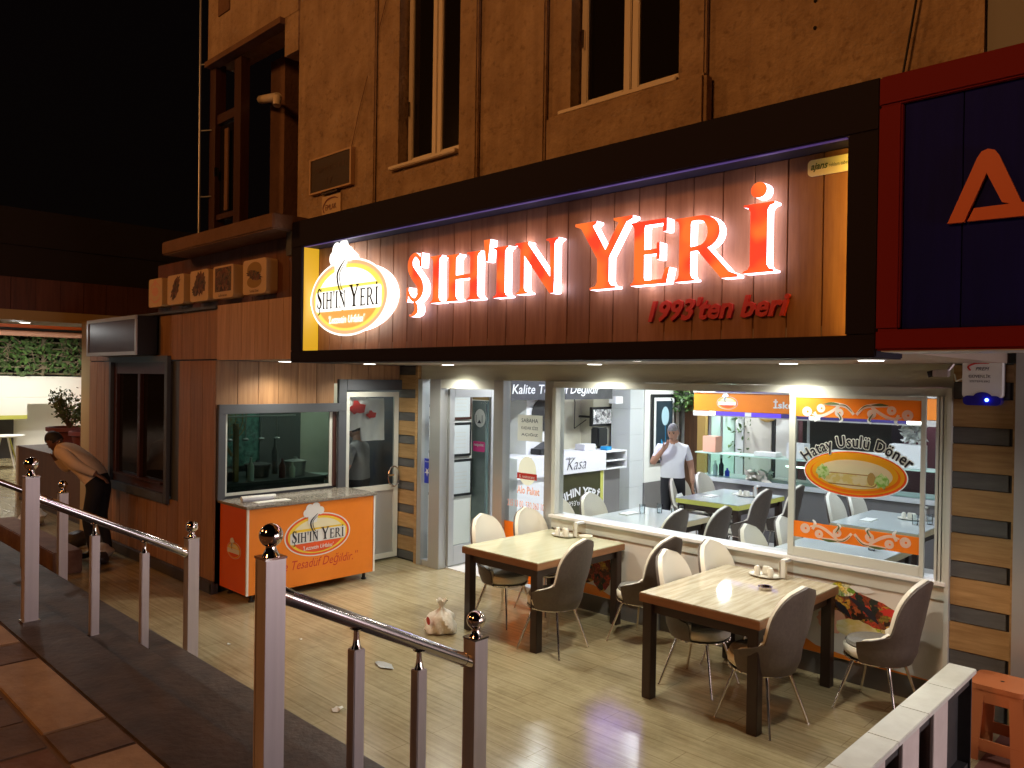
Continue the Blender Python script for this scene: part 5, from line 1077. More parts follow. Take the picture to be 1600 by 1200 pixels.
# ================================================================== CHAIRS
def make_chair():
    t = thing('dining_chair', (0, 0, 0), 'dining chair', 'chair')
    def surf(r_off, zlo, amax, shrink, inner):
        nu, nv = 22, 16; vs = []; fs = []
        for j in range(nv + 1):
            v = j / nv; z = zlo + (.97 - shrink - zlo) * v
            q = min(1, max(0, (z - .48) / .22)); rad0 = .222 + .20 * q * q * (3 - 2 * q)
            hw = (.205 + .02 * min(1, max(0, (z - .5) / .16))) if z < .66 else .225 * math.sqrt(max(0, 1 - ((z - .66) / (.3101 - shrink)) ** 2.6))
            mid = math.asin(min(.99, hw / rad0)); lo = math.radians(100 if not inner else 75)
            p_ = min(1, max(0, (z - .50) / .10)); A = lo + (mid - lo) * p_ * p_ * (3 - 2 * p_)
            A = max(A - shrink * 1.2, .012)
            rad = rad0 - .04 * max(0, (.46 - z) / .1) + r_off
            lean = (rad0 - .222) - .085 * max(0, (z - .48) / .49) ** 1.2
            for i in range(nu + 1):
                th = math.pi + A * (2 * i / nu - 1); vs.append((rad * math.cos(th) + lean, rad * math.sin(th), z))
        for j in range(nv):
            for i in range(nu): a = j * (nu + 1) + i; fs.append((a, a + 1, a + nu + 2, a + nu + 1))
        return vs, fs, nu, nv
    def solid(name, r0, r1, zlo, sh, inner, m):
        a, fs, nu, nv = surf(r0, zlo, 0, sh, inner); c, _, _, _ = surf(r1, zlo, 0, sh, inner); k = len(a)
        b = MB(); f2 = [tuple(q + k for q in reversed(f)) for f in fs]
        rim = [j * (nu + 1) for j in range(nv + 1)] + [nv * (nu + 1) + i for i in range(1, nu + 1)] + [j * (nu + 1) + nu for j in range(nv - 1, -1, -1)] + [i for i in range(nu - 1, 0, -1)]
        b.add(a + c, fs + f2 + [(rim[i], rim[(i + 1) % len(rim)], rim[(i + 1) % len(rim)] + k, rim[i] + k) for i in range(len(rim))])
        b.build(name, m, t, smooth=True, local=True)
    solid('back_shell', .012, .030, .375, .0, False, 'chair_shell')
    solid('backrest', -.022, .0115, .40, -.004, False, 'chair_pale')
    MB().lathe([(.15, .375), (.19, .378), (.213, .40), (.216, .44), (.205, .455), (1e-5, .455)], (.01, 0, 0), 32, sx=1.02).build('seat', 'chair_pale', t, smooth=True, local=True)
    MB().lathe([(.197, .4555), (.202, .468), (.19, .485), (.14, .496), (1e-5, .50)], (.012, 0, 0), 32, sx=1.02).build('cushion', 'chair_cushion', t, smooth=True, local=True)
    r = MB(); pr = [(.205, .366), (.214, .366), (.214, .376), (.205, .376), (.205, .366)]; r.lathe(pr, (.01, 0, 0), 32)
    for i in range(28): a = 2 * math.pi * i / 28; r.ball((.01 + .215 * math.cos(a), .215 * math.sin(a), .371), .006, 6, 4)
    r.build('trim_ring', 'chrome', t, smooth=True, local=True)
    MB().lathe([(1e-5, .350), (.17, .350), (.19, .366), (1e-5, .367)], (.01, 0, 0), 24).build('seat_base', 'black', t, local=True)
    for sx in (-1, 1):
        for sy in (-1, 1): MB().rod((sx * .12, sy * .12, .36), (sx * .215, sy * .215, .004), .0125, .008, 10).rod((sx * .215, sy * .215, 0), (sx * .215, sy * .215, .006), .011, n=8).build('leg', 'chrome', t, smooth=True, local=True)
    return t
CH = make_chair(); register(CH); first = [True]
def chair(x, y, deg, label, group):
    o = CH if first[0] else copy_tree(CH); first[0] = False
    o.location = (x, y, 0.0 if y < 6 else .012); o.rotation_euler = (0, 0, math.radians(deg)); o['label'] = label; o['group'] = group
    return o
G1, G2 = 'padded chairs round the terrace tables', 'padded chairs inside the dining room'
chair(-5.19, 5.28, 4, 'chair with pale backrest showing at the near left of the left terrace table', G1)
chair(-5.17, 5.84, -3, 'chair with pale backrest at the far left of the left terrace table', G1)
chair(-4.36, 5.03, 186, 'chair turned dark side to the camera at the near right of the left terrace table', G1)
chair(-3.93, 5.72, 178, 'chair pulled back with its grey seat showing between the two terrace tables', G1)
chair(-3.08, 5.24, 3, 'chair with pale backrest at the near left of the right terrace table', G1)
chair(-3.05, 5.80, -4, 'chair with pale backrest at the far left of the right terrace table', G1)
chair(-2.45, 4.98, 172, 'chair seen dark and edge on at the near right of the right terrace table', G1)
chair(-1.96, 5.74, 176, 'chair pulled out beside the food picture panel at the right', G1)
for k, (x, y, a, l) in enumerate([(-5.36, 6.54, 0, 'inner chair with pale back nearest the window and the door'), (-5.36, 7.12, 0, 'inner chair with pale back, second along the window table'), (-4.62, 6.95, 180, 'inner dark backed chair at the right of the window table, near one'), (-4.40, 7.45, 182, 'inner dark backed chair at the right of the window table, far one'),
        (-3.15, 6.66, 0, 'inner chair with pale back below the window post'), (-3.13, 7.32, 0, 'inner chair with pale back just behind the one below the window post'), (-5.62, 9.35, -2, 'inner chair with pale back beside the man in white'), (-5.60, 9.98, 0, 'inner chair with pale back between the man and the counter'),
        (-4.72, 9.05, 180, 'inner dark backed chair right of the far table, near one'), (-4.62, 9.75, 184, 'inner dark backed chair right of the far table, far one'), (-3.48, 9.35, 0, 'inner chair with pale back below the oval sticker, left one'), (-3.42, 9.85, 0, 'inner chair with pale back below the oval sticker, right one'), (-2.2, 8.9, 180, 'inner chair at the right of the table behind the sliding window')]):
    chair(x, y, a, l, G2)

# ================================================================== TABLES
def table(x0, x1, y0, y1, z, top, edge, label, group):
    t = thing('dining_table', ((x0 + x1) / 2, (y0 + y1) / 2, z), label, 'table', group)
    MB().box(x0 + .004, x1 - .004, y0 + .004, y1 - .004, z + .752, z + .760).build('tabletop', top, t, bevel=.002)
    MB().box(x0, x1, y0, y1, z + .695, z + .7515).build('table_edge', edge, t, bevel=.003)
    MB().box(x0 + .05, x1 - .05, y0 + .05, y1 - .05, z + .62, z + .6945).build('apron', 'table_leg', t)
    for sx in (x0 + .02, x1 - .095):
        for sy in (y0 + .02, y1 - .095): MB().box(sx, sx + .075, sy, sy + .075, z, z + .6945).build('leg', 'table_leg', t, bevel=.004)
    return t
table(-5.27, -4.34, 4.80, 6.02, 0, 'table_green', 'table_edge', 'left terrace table with a pale greenish top and brown edge', 'tables on the terrace')
table(-3.26, -2.33, 4.70, 5.97, 0, 'table_top', 'table_edge', 'right terrace table with a streaky wood top and an ashtray', 'tables on the terrace')
for x0, y0, l in ((-5.42, 6.62, 'inner table right behind the window ledge'), (-3.28, 6.62, 'inner table behind the sliding window, near one'), (-5.57, 8.82, 'inner table in front of the counter'), (-3.45, 8.55, 'inner table behind the sliding window, far one')):
    table(x0, x0 + .9, y0, y0 + 1.25, .012, 'table_inside', 'yellow_film' if y0 > 8.7 else 'table_edge_pale', l, 'tables inside the dining room')
def condiments(x, y, z, where, bowl=True):
    t = thing('condiment_tray', (x, y, z), 'condiment tray with shakers on the ' + where, 'tray', 'condiment sets on the tables')
    MB().lathe([(.085, 0), (.125, .014), (.13, .016), (.12, .010), (1e-5, .006)], (x, y, z + .001), 24, sx=1.0, sy=.7).build('dish', 'ceramic', t, smooth=True)
    for k in range(2): MB().lathe([(.022, 0), (.024, .05), (.016, .068), (1e-5, .072)], (x + .055 - .11 * k, y - .02, z + .012), 14).build('shaker', 'ceramic', t, smooth=True)
    MB().box(x - .03, x + .03, y + .015, y + .055, z + .012, z + .075).build('toothpick_box', 'ceramic', t, bevel=.005)
    t2 = thing('napkin_holder', (x + .14, y + .07, z), 'chrome napkin holder on the ' + where, 'napkin holder', 'napkin holders')
    MB().box(x + .10, x + .112, y + .02, y + .14, z, z + .135).box(x + .155, x + .167, y + .02, y + .14, z, z + .135).box(x + .112, x + .155, y + .02, y + .14, z, z + .008).build('holder', 'chrome', t2, bevel=.003)
    MB().box(x + .116, x + .151, y + .025, y + .135, z + .01, z + .15).build('napkins', 'paper', t2)
    if bowl: tag(MB().lathe([(.035, 0), (.06, .022), (.068, .05), (.062, .05), (.05, .02), (1e-5, .012)], (x + .28, y + .0, z + .001), 24).build('bowl', 'ceramic', smooth=True), 'small white bowl on the ' + where, 'bowl')
condiments(-4.93, 5.82, .76, 'left terrace table', True)
condiments(-2.84, 5.80, .76, 'right terrace table', False)
b = MB().lathe([(.045, 0), (.052, .024), (.048, .024), (.04, .008), (1e-5, .006)], (-2.66, 5.44, .761), 24); tag(b.build('ashtray', 'chrome', smooth=True), 'small metal ashtray on the right terrace table', 'ashtray')
condiments(-5.0, 9.6, .772, 'inner table by the counter', False); condiments(-2.9, 9.4, .772, 'far inner table behind the sliding window', False)
for k, (x, y) in enumerate([(-5.02, 7.62), (-4.78, 7.7), (-5.12, 7.42), (-4.72, 7.45), (-2.7, 7.6), (-2.6, 7.4), (-2.75, 9.1), (-2.65, 9.25)]):
    tag(MB().lathe([(.028, 0), (.034, .11), (.031, .11), (.026, .008), (1e-5, .008)], (x, y, .773), 14).build('water_glass', 'clear', smooth=True), 'water glass, %s' % ['back left of the window table', 'back right of the window table', 'nearer left of the window table', 'nearer right of the window table', 'left on the table behind the sliding window', 'right on the table behind the sliding window', 'left on the far table below the oval', 'right on the far table below the oval'][k], 'glass', 'water glasses')
for k, (x, y) in enumerate([(-5.3, 9.25), (-5.15, 9.75), (-3.2, 9.0), (-5.22, 7.3)]):
    tag(MB().box(x - .06, x + .06, y - .11, y + .11, .773, .785).build('napkin', 'paper'), 'folded napkin with cutlery, %s' % ['left edge of the table by the counter', 'back of the table by the counter', 'far table below the oval', 'window table'][k], 'napkin', 'folded napkins')

# ================================================================== ORANGE SALES COUNTER
oc = thing('orange_counter', (-7.6, 4.5, 0), 'orange sales counter with granite top and the oval shop emblem', 'counter')
MB().box(-7.86, -7.285, 3.76, 5.29, .085, .945).build('body', 'orange_board', oc)
MB().box(-7.86, -7.285, 3.752, 3.759, .085, .945).build('end_panel', 'orange_side', oc)
MB().box(-7.285, -7.278, 3.77, 5.275, .085, .94).build('front_panel', 'orange_board', oc)
for y in (3.748, 5.272): MB().box(-7.295, -7.272, y, y + .022, .085, .945).build('corner_trim', 'white', oc)
MB().box(-7.895, -7.255, 3.735, 5.305, .947, .975).build('worktop', 'granite', oc, bevel=.003)
for x in (-7.8, -7.35):
    for y in (3.84, 5.2): MB().rod((x, y, 0), (x, y, .085), .018, n=10).rod((x, y, 0), (x, y, .015), .028, n=10).build('foot', 'rubber', oc)
emblem(oc, (Vector((-7.2775, 4.56, .60)), Y_, Z_, X_), .80, d0=.0005)
b = MB(); text(b, '“Kalite Tesadüf Değildir.”', fr_side(-7.278, 0, 0), 3.92, .235, 1.15, .13, .001, shear=.3); b.build('slogan', 'red_print', oc)
emblem(oc, (Vector((-7.55, 3.7515, .50)), X_, Z_, -Y_), .30, simple=True, d0=.0003)
t = thing('paper_roll', (-7.6, 4.0, .975), 'rolled white papers lying on the orange counter', 'paper roll')
MB().rod((-7.62, 3.86, 1.003), (-7.58, 4.22, 1.003), .026, n=12).build('roll', 'paper', t, smooth=True); MB().rod((-7.55, 3.84, .998), (-7.51, 4.16, .998), .02, n=12).build('roll', 'film_white', t, smooth=True)
MB().box(-7.5, -7.38, 3.92, 4.3, .977, .981).build('sheet', 'paper', t)
# bag and litter on the terrace
t = thing('plastic_bag', (-5.33, 4.62, 0), 'tied white plastic bag with red print standing on the terrace floor', 'bag')
b = MB(); prof = [(.10, .003), (.128, .02), (.135, .05), (.13, .08), (.125, .11), (.11, .14), (.09, .165), (.06, .185), (.03, .205), (.016, .225), (.022, .245), (.04, .275), (.05, .29)]; nn = 40
for r, z in prof: pass
vs = [(-5.33 + r * (1 + .13 * math.sin(3 * a + z * 20) + .09 * math.sin(7 * a + z * 35) + .05 * math.sin(11 * a - z * 60)) * math.cos(a), 4.62 + r * (1 + .13 * math.sin(3 * a + z * 20) + .09 * math.sin(7 * a + z * 35) + .05 * math.sin(11 * a - z * 60)) * math.sin(a), z + (.01 * math.sin(5 * a) if z > .05 else 0)) for r, z in prof for a in [2 * math.pi * i / nn for i in range(nn)]]
b.add(vs, [(k * nn + i, k * nn + (i + 1) % nn, (k + 1) * nn + (i + 1) % nn, (k + 1) * nn + i) for k in range(len(prof) - 1) for i in range(nn)]); b.build('bag_body', 'plastic_bag', t, smooth=True)
b = MB(); b.flat(ell(0, 0, .045, .035, 16), (Vector((-5.335, 4.475, .13)), Vector((.95, -.3, 0)).normalized(), Z_, Vector((-.3, -.95, 0)).normalized()), .004); b.build('print', 'red_print', t)
for k, (x, y, s, l) in enumerate([(-4.55, 3.02, .045, 'small white crumpled paper near the lower step'), (-5.0, 3.75, .06, 'torn flat paper scrap in the middle of the terrace'), (-6.3, 3.1, .02, 'tiny white scrap beside the left railing'), (-6.0, 3.6, .018, 'tiny pale crumb on the terrace floor'), (-8.6, 3.25, .03, 'white scrap near the kiosk plinth')]):
    r_ = random.Random(k + 5); b = MB(); pts = [(x + s * (2.2 if k == 1 else 1) * r_.uniform(.6, 1) * math.cos(a), y + s * r_.uniform(.6, 1) * math.sin(a), .004 + r_.uniform(0, s * (.15 if k == 1 else .5))) for a in [2 * math.pi * i / 9 for i in range(9)]]
    b.add(pts + [(x, y, s * (.2 if k == 1 else .55)), (x, y, .001)], [(i, (i + 1) % 9, 9) for i in range(9)] + [((i + 1) % 9, i, 10) for i in range(9)]); tag(b.build('paper_scrap', 'paper' if k != 1 else 'alu'), l, 'litter', 'scraps on the terrace floor')

# ================================================================== RAILINGS
def railing(x, label, far=True):
    t = thing('stair_railing', (x, 2.1, 0), label, 'railing', 'stainless stair railings')
    h = .043
    for (y, z) in ((1.56, .57), (2.68, 0.0)):
        p = MB().box(x - h, x + h, y - h, y + h, z + .012, z + .99)
        p.box(x - h + .012, x - h + .014, y - h - .0015, y - h, z + .012, z + .99)
        p = p.build('post', 'steel', t, bevel=.004)
        MB().box(x - h - .012, x + h + .012, y - h - .012, y + h + .012, z, z + .012).build('base_plate', 'chrome', p, bevel=.002)
        MB().box(x - h - .003, x + h + .003, y - h - .003, y + h + .003, z + .99, z + .999).lathe([(.035, z + .999), (.030, z + 1.008), (.020, z + 1.03), (.022, z + 1.045)], (x, y, 0), 20).ball((x, y, z + 1.08), .047, 24, 16).build('finial', 'chrome', p, smooth=True)
    za, zb = .57 + .86, .86
    g = lambda y: za + (zb - za) * (y - 1.56) / (2.68 - 1.56)
    MB().rod((x, 1.635, g(1.635)), (x, 2.605, g(2.605)), .032, n=24).build('handrail', 'steel_tube', t, smooth=True)
    MB().rod((x, 1.60, g(1.60)), (x, 1.64, g(1.64)), .036, .034, n=20).build('collar', 'chrome', t, smooth=True)
    MB().rod((x, 2.60, g(2.60)), (x, 2.64, g(2.64)), .034, .036, n=20).build('collar', 'chrome', t, smooth=True)
    for y, z in ((1.97, .383), (2.32, .195)):
        q = MB().box(x - .028, x + .028, y - .028, y + .028, z, g(y) - .115).build('baluster', 'steel', t, bevel=.004)
        MB().box(x - .034, x + .034, y - .034, y + .034, z, z + .008).build('base_plate', 'chrome', q)
        MB().lathe([(.024, g(y) - .115), (.018, g(y) - .10), (.013, g(y) - .07), (.013, g(y) - .04), (.03, g(y) - .028)], (x, y, 0), 16).build('rail_bracket', 'chrome', q, smooth=True)
    return t
railing(-2.83, 'stainless stair railing with ball tipped posts, nearest one')
railing(-6.1, 'stainless stair railing with ball tipped posts, middle one left of the orange counter')
railing(-9.3, 'stainless stair railing with ball tipped posts, farthest one beside the stooping person')

# white slatted barrier and orange stool at the right
fn = thing('slatted_barrier', (-1.35, 4.2, 0), 'low white barrier with a broad top board and dark gaps between slats', 'fence')
for k in range(5): MB().box(-1.375, -1.228, 3.0 + .444 * k + .001, 3.444 + .444 * k, .587, .615).build('top_board', 'white_paint', fn, bevel=.003)
sm = box_mesh('slat', .018, .245, .575, 'slat_white', .003)
for k in range(4): piece('slat', sm, fn, (-1.247, 3.14 + .478 * k, .008))
MB().box(-1.335, -1.315, 3.02, 5.19, .02, .583).build('inner_board', 'dark_board', fn); MB().box(-1.314, -1.258, 3.02, 5.19, .02, .06).box(-1.314, -1.258, 3.02, 5.19, .52, .58).build('batten', 'dark_board', fn)
MB().box(-1.345, -1.248, 5.195, 5.21, .0, .583).build('end_post', 'dark_board', fn)
sl = thing('plastic_stool', (-1.12, 5.55, 0), 'square orange plastic stool beside the white barrier', 'stool')
cx, cy = -1.175, 5.60
b = MB(); b.flat(rrect(cx - .155, cy - .155, cx + .155, cy + .155, .05), (Vector((0, 0, 0)), X_, Y_, Z_), .425, .03); b.build('seat', 'stool_orange', sl, bevel=.006)
MB().lathe([(1e-5, .4555), (.012, .456)], (cx, cy, 0), 12).build('drain_hole', 'rubber', sl)
b = MB()
for sx in (-1, 1):
    for sy in (-1, 1):
        for k in range(2):
            ax, ay = (1, 0) if k == 0 else (0, 1)
            tx, ty = cx + sx * .150, cy + sy * .150; bx, by = cx + sx * .185, cy + sy * .185
            t4 = [(tx, ty), (tx - sx * .085 * ax, ty - sy * .085 * ay)]; b4 = [(bx, by), (bx - sx * .098 * ax, by - sy * .098 * ay)]
            nx, ny = (0, -sy * .014) if k == 0 else (-sx * .014, 0)
            P = [(p[0], p[1], .426) for p in t4] + [(p[0] + nx, p[1] + ny, .426) for p in t4[::-1]] + [(p[0], p[1], 0) for p in b4] + [(p[0] + nx, p[1] + ny, 0) for p in b4[::-1]]
            b.add(P, [(0, 1, 2, 3), (7, 6, 5, 4), (0, 4, 5, 1), (1, 5, 6, 2), (2, 6, 7, 3), (3, 7, 4, 0)])
b.build('leg_set', 'stool_orange', sl)
for z0, z1, k0 in ((.35, .426, .152), (.06, .13, .175)):
    b = MB(); a = k0 - .03
    b.box(cx - a, cx + a, cy - k0, cy - k0 + .012, z0, z1).box(cx - a, cx + a, cy + k0 - .012, cy + k0, z0, z1).box(cx - k0, cx - k0 + .012, cy - a, cy + a, z0, z1).box(cx + k0 - .012, cx + k0, cy - a, cy + a, z0, z1)
    b.build('apron', 'stool_orange', sl)

# ================================================================== NEIGHBOUR RESTAURANT at the far left
XW = -24.0
struct(MB().box(XW - .2, XW, 2.0, 14, 0, 2.17).build('neighbour_wall', 'white_wall'))
nr = thing('orange_awning', (XW, 6.5, 3.3), 'glossy orange fabric valance above the ivy lattice of the neighbour', 'awning')
MB().box(XW - .02, XW + .2, 2.0, 9.0, 3.38, 3.75).build('valance', 'orange_side', nr); MB().rod((XW + .25, 2.0, 3.30), (XW + .25, 9, 3.30), .07, n=12).build('roller', 'salmon', nr, smooth=True); MB().rod((XW + .22, 2.0, 3.42), (XW + .22, 9, 3.42), .035, n=10).build('bar', 'black', nr)
struct(MB().box(XW - .1, -13.0, 2.0, 14, 3.86, 3.98).build('neighbour_ceiling', 'tan_beam'))
tag(MB().box(XW + .1, XW + .35, 7.52, 7.62, .0, 3.86).build('orange_post', 'orange_side'), 'thin orange post at the right edge of the ivy lattice', 'post')
for k, (x, y) in enumerate([(-21.6, 5.50), (-18.35 - 2.8, 6.2)]):
    t = thing('spotlight', (x, y, 3.85), ['left round spotlight in the neighbour ceiling', 'right round spotlight in the neighbour ceiling'][k], 'lamp', 'neighbour ceiling spotlights')
    MB().lathe([(1e-5, 3.835), (.15, 3.836), (.16, 3.86)], (x, y, 0), 20).build('lens', 'lamp_disc', t, smooth=True)
    light('spotlight_beam', 'SPOT', (x, y, 3.82), 330, (1, .96, .86), .12, (x - .5, y, 0), 150, .6)
light('neighbour_tube', 'AREA', (-20.5, 4.6, 3.8), 120, (1, .98, .92), 3.5)
lt = thing('ivy_lattice', (XW, 5.5, 2.2), 'wooden lattice overgrown with green ivy above the white wall', 'lattice')
for k in range(7): MB().box(XW - .03, XW, 2.0, 9.0, 2.22 + .17 * k, 2.26 + .17 * k).build('slat', 'lattice', lt)
for k in range(6): MB().box(XW + .0, XW + .03, 2.6 + 1.25 * k, 2.68 + 1.25 * k, 2.19, 3.38).build('upright', 'lattice', lt)
MB().box(XW - .5, XW - .4, 1.5, 9.5, 2.1, 3.5).build('dark_backing', 'roof_dark', lt)
rr = random.Random(5); b = MB()
for _ in range(40):
    y = rr.uniform(2, 9); z = rr.uniform(2.2, 2.6); pts = [(XW + .05, y, z)]
    for j in range(6): y += rr.uniform(-.3, .3); z += rr.uniform(-.05, .3); pts.append((XW + rr.uniform(.03, .1), y, min(z, 3.3)))
    b.path(pts, .012, 5)
b.build('vine', 'twig', lt)['kind'] = 'stuff'
o = leaves('foliage', 'ivy', (XW + .03, 2.2, 2.25, XW + .25, 9, 3.3), 750, .085, lt, 9); o['kind'] = 'stuff'
o = leaves('foliage', 'leaf', (XW - .25, 2.2, 2.2, XW + .1, 9, 3.35), 1500, .12, lt, 19); o['kind'] = 'stuff'
tag(MB().box(XW + .05, XW + .7, 2.5, 6.95, 1.45, 1.6).box(XW + .05, XW + .7, 2.5, 5.85, 1.16, 1.45).build('wall_shelf', 'white_wall'), 'broad white shelf along the neighbour wall', 'shelf')
tag(MB().box(XW + .05, XW + .72, 2.5, 5.85, 1.06, 1.158).build('shelf_edge_band', 'yellow_film'), 'yellow edge band under the white shelf', 'band')
struct(MB().box(XW + .0, XW + .06, 2.5, 5.7, 0.0, 1.05).build('shelf_dark_panel', 'bag_dark'))  # flat dark panel filling the dark space under the shelf
t = thing('round_table', (-21.4, 5.3, 0), 'small round white table with splayed legs beyond the cabinet', 'table')
MB().lathe([(.40, .74), (.42, .75), (.42, .77), (1e-5, .775)], (-21.6, 4.95, 0), 28).build('tabletop', 'white', t, smooth=True)
for a in (.4, 2.0, 3.5, 5.1): MB().rod((-21.6 + .12 * math.cos(a), 4.95 + .12 * math.sin(a), .74), (-21.6 + .36 * math.cos(a), 4.95 + .36 * math.sin(a), 0), .022, .014, 8).build('leg', 'white' if a != 2.0 else 'yellow_film', t)
cb = thing('brown_cabinet', (-14.4, 3.95, 0), 'long brown wooden cabinet with white edging carrying the flower pots', 'cabinet')
MB().box(-16.1, -12.3, 3.92, 4.4, .06, .93).build('body', 'wood_door', cb); MB().box(-16.22, -16.1, 3.90, 4.42, 0, .96).build('end_panel', 'white', cb); MB().box(-16.1, -12.3, 3.90, 4.42, .93, .965).build('top', 'wood_door', cb); MB().box(-16.1, -12.3, 3.93, 4.4, 0, .06).build('plinth', 'dark_granite', cb)
for k, (x, s) in enumerate([(-14.1, 1), (-12.95, 1.0)]):
    t = thing('flower_pot', (x, 4.15, .965), ['dark red pot with a loose leafy shrub, left one on the cabinet', 'dark red pot with a dense dark shrub, right one on the cabinet'][k], 'plant', 'flower pots on the cabinet')
    MB().lathe([(.22, 0), (.30, .36), (.34, .37), (.34, .43), (.30, .43), (.29, .38), (1e-5, .38)], (x, 4.15, .966), 24).build('pot', 'terracotta', t, smooth=True)
    rr = random.Random(k); b = MB(); lv = MB()
    for _ in range(26):
        a = rr.uniform(0, 6.28); l = rr.uniform(.3, .62 - .12 * k); tip = Vector((x + math.cos(a) * l * (.5 + .35 * k), 4.15 + math.sin(a) * l * .5, 1.35 + l * (1 - .25 * k))); b.rod((x, 4.15, 1.34), tip, .008, .003, 5)
        for _ in range(26):
            c = Vector((x, 4.15, 1.34)).lerp(tip, rr.uniform(.35, 1.1)) + Vector([rr.gauss(0, .045) for _ in range(3)]); q = Vector([rr.uniform(-1, 1) for _ in range(3)]).normalized(); p = q.orthogonal().normalized(); s_ = rr.uniform(.02, .04)
            lv.add([c - q * s_, c + p * s_ * .5, c + q * s_, c - p * s_ * .5], [(0, 1, 2, 3)])
    b.build('stem', 'twig', t); lv.build('leaves', 'leaf', t)['kind'] = 'stuff'
tag(MB().box(-12.15, -11.76, 3.72, 3.95, 0, 3.0).build('corner_pillar', 'tan_beam', bevel=.004), 'tan corner pillar at the left end of the kiosk', 'pillar')
struct(MB().box(-13.2, -12.15, 2.0, 9, 2.98, 3.12).build('canopy_soffit', 'tan_beam'))
cn = thing('canopy_fascia', (-12.2, 4, 3.1), 'dark red brown fascia of the neighbouring canopy', 'fascia')
me_a = box_mesh('board', .02, .296, .46, 'dark_wood', .003)
for k in range(16): piece('board', me_a, cn, (-12.19, 2.4 + .3 * k, 3.10))
MB().box(-12.6, -12.205, 2.2, 7.1, 3.125, 3.56).box(-12.6, -12.23, 2.2, 7.1, 3.56, 4.25).build('backing', 'roof_dark', cn)
tag(MB().box(-24.5, -12.21, 2.3, 9, 4.0, 4.5).build('canopy_roof', 'roof_dark'), 'dark canopy roof at the far left', 'roof')
for k, (x, y) in enumerate(((-12.7, 3.15), (-12.75, 5.0))):  # lamps added to brighten the kiosk front and the stooping person
    t = thing('canopy_fill_lamp', (x, y, 2.97), ['added lamp under the canopy edge near the kiosk corner', 'added lamp under the canopy farther back'][k], 'lamp', 'lamps added to brighten the kiosk front')
    MB().lathe([(1e-5, 2.976), (.06, 2.977), (.065, 2.9795)], (x, y, 0), 18).build('lens', 'lamp_disc', t, smooth=True)
    light('canopy_fill_beam', 'SPOT', (x + .0, y - .1, 2.95), 48, (.95, .97, .95), .07, (x + 1.2, y - 1.0, 0), 150, .7)
st = thing('added_stall', (-21, -3.4, 0), 'unseen white stall with a lit awning added for its reflection', 'stall')  # out of view, added to reflect pale in the kiosk front panes
MB().box(-24, -19.5, -5.2, -3.6, .57, 1.9).build('body', 'white', st); MB().box(-24.2, -19.3, -5.2, -3.0, 2.7, 2.8).build('awning', 'white', st); MB().box(-24, -19.5, -5.2, -5.1, 1.9, 2.7).build('back', 'white_wall', st)
light('added_stall_lamp', 'AREA', (-21.7, -4.2, 2.66), 160, (.95, 1, 1), 2.5)  # lamp added so the stall shows in the reflection
# block standing for orange lit paving, and rubbish bags at the end of the terrace
pn = thing('lit_paving_block', (-11.3, 2.9, 0), 'low reddish brown block standing for lamp lit paving beyond the far railing', 'paving')
MB().box(-12.6, -9.75, 2.72, 3.02, 0, .26).build('box', 'paver_red', pn, bevel=.01)
for k, (x, y, s, mt, l) in enumerate([(-11.2, 3.36, .16, 'bag_dark', 'dark rubbish bag behind the stooping person'), (-10.35, 3.42, .13, 'plastic_bag', 'pale crumpled bag at the feet of the stooping person'), (-10.05, 3.3, .10, 'bag_dark', 'small dark bag right of the feet of the stooping person'), (-13.2, 3.4, .18, 'plastic_bag', 'flat pale bag on the ground near the cabinet')]):
    rr = random.Random(k + 40); b = MB().ball((0, 0, 0), 1, 16, 10)
    for v in b.v: f_ = 1 + .12 * math.sin(5 * v.x + k) + .12 * math.sin(6 * v.y * v.z + 2 * k) + .08 * math.sin(9 * v.z); v.x *= f_; v.y *= f_; v.z = max(v.z * f_ * .7, -.6)
    for v in b.v: v.x = x + v.x * s; v.y = y + v.y * s; v.z = .6 * s + v.z * s + .001
    tag(b.build('rubbish_bag', mt, smooth=True), l, 'bag', 'bags lying by the kiosk')
# distant block against the night
db = thing('distant_building', (-40, 30, 0), 'barely visible dark apartment block behind the canopy', 'building')
MB().box(-75, -34, 28, 40, 0, 13).build('wall', 'night_block', db)
for i in range(7):
    for j in range(3): MB().box(-70 + i * 5, -68 + i * 5, 27.93, 27.999, 4 + 3 * j, 5.6 + 3 * j).build('window', 'dark_glass', db)

# street lamps outside the frame that hold the sodium lights
for k, x in enumerate((-3.0, -15.0)):
    t = thing('street_lamp', (x, -8.4, .57), ['street lamp post behind the photographer', 'street lamp post farther up the street'][k], 'street lamp', 'street lamps')
    MB().rod((x, -8.4, .57), (x, -8.4, 8.4), .09, .05, 12).build('pole', 'anthracite', t, smooth=True); MB().rod((x, -8.4, 8.35), (x, -7.6, 8.6), .035, n=10).build('arm', 'anthracite', t, smooth=True)
    MB().box(x - .12, x + .12, -7.75, -7.2, 8.45, 8.58).build('lamp_head', 'anthracite', t, bevel=.02)

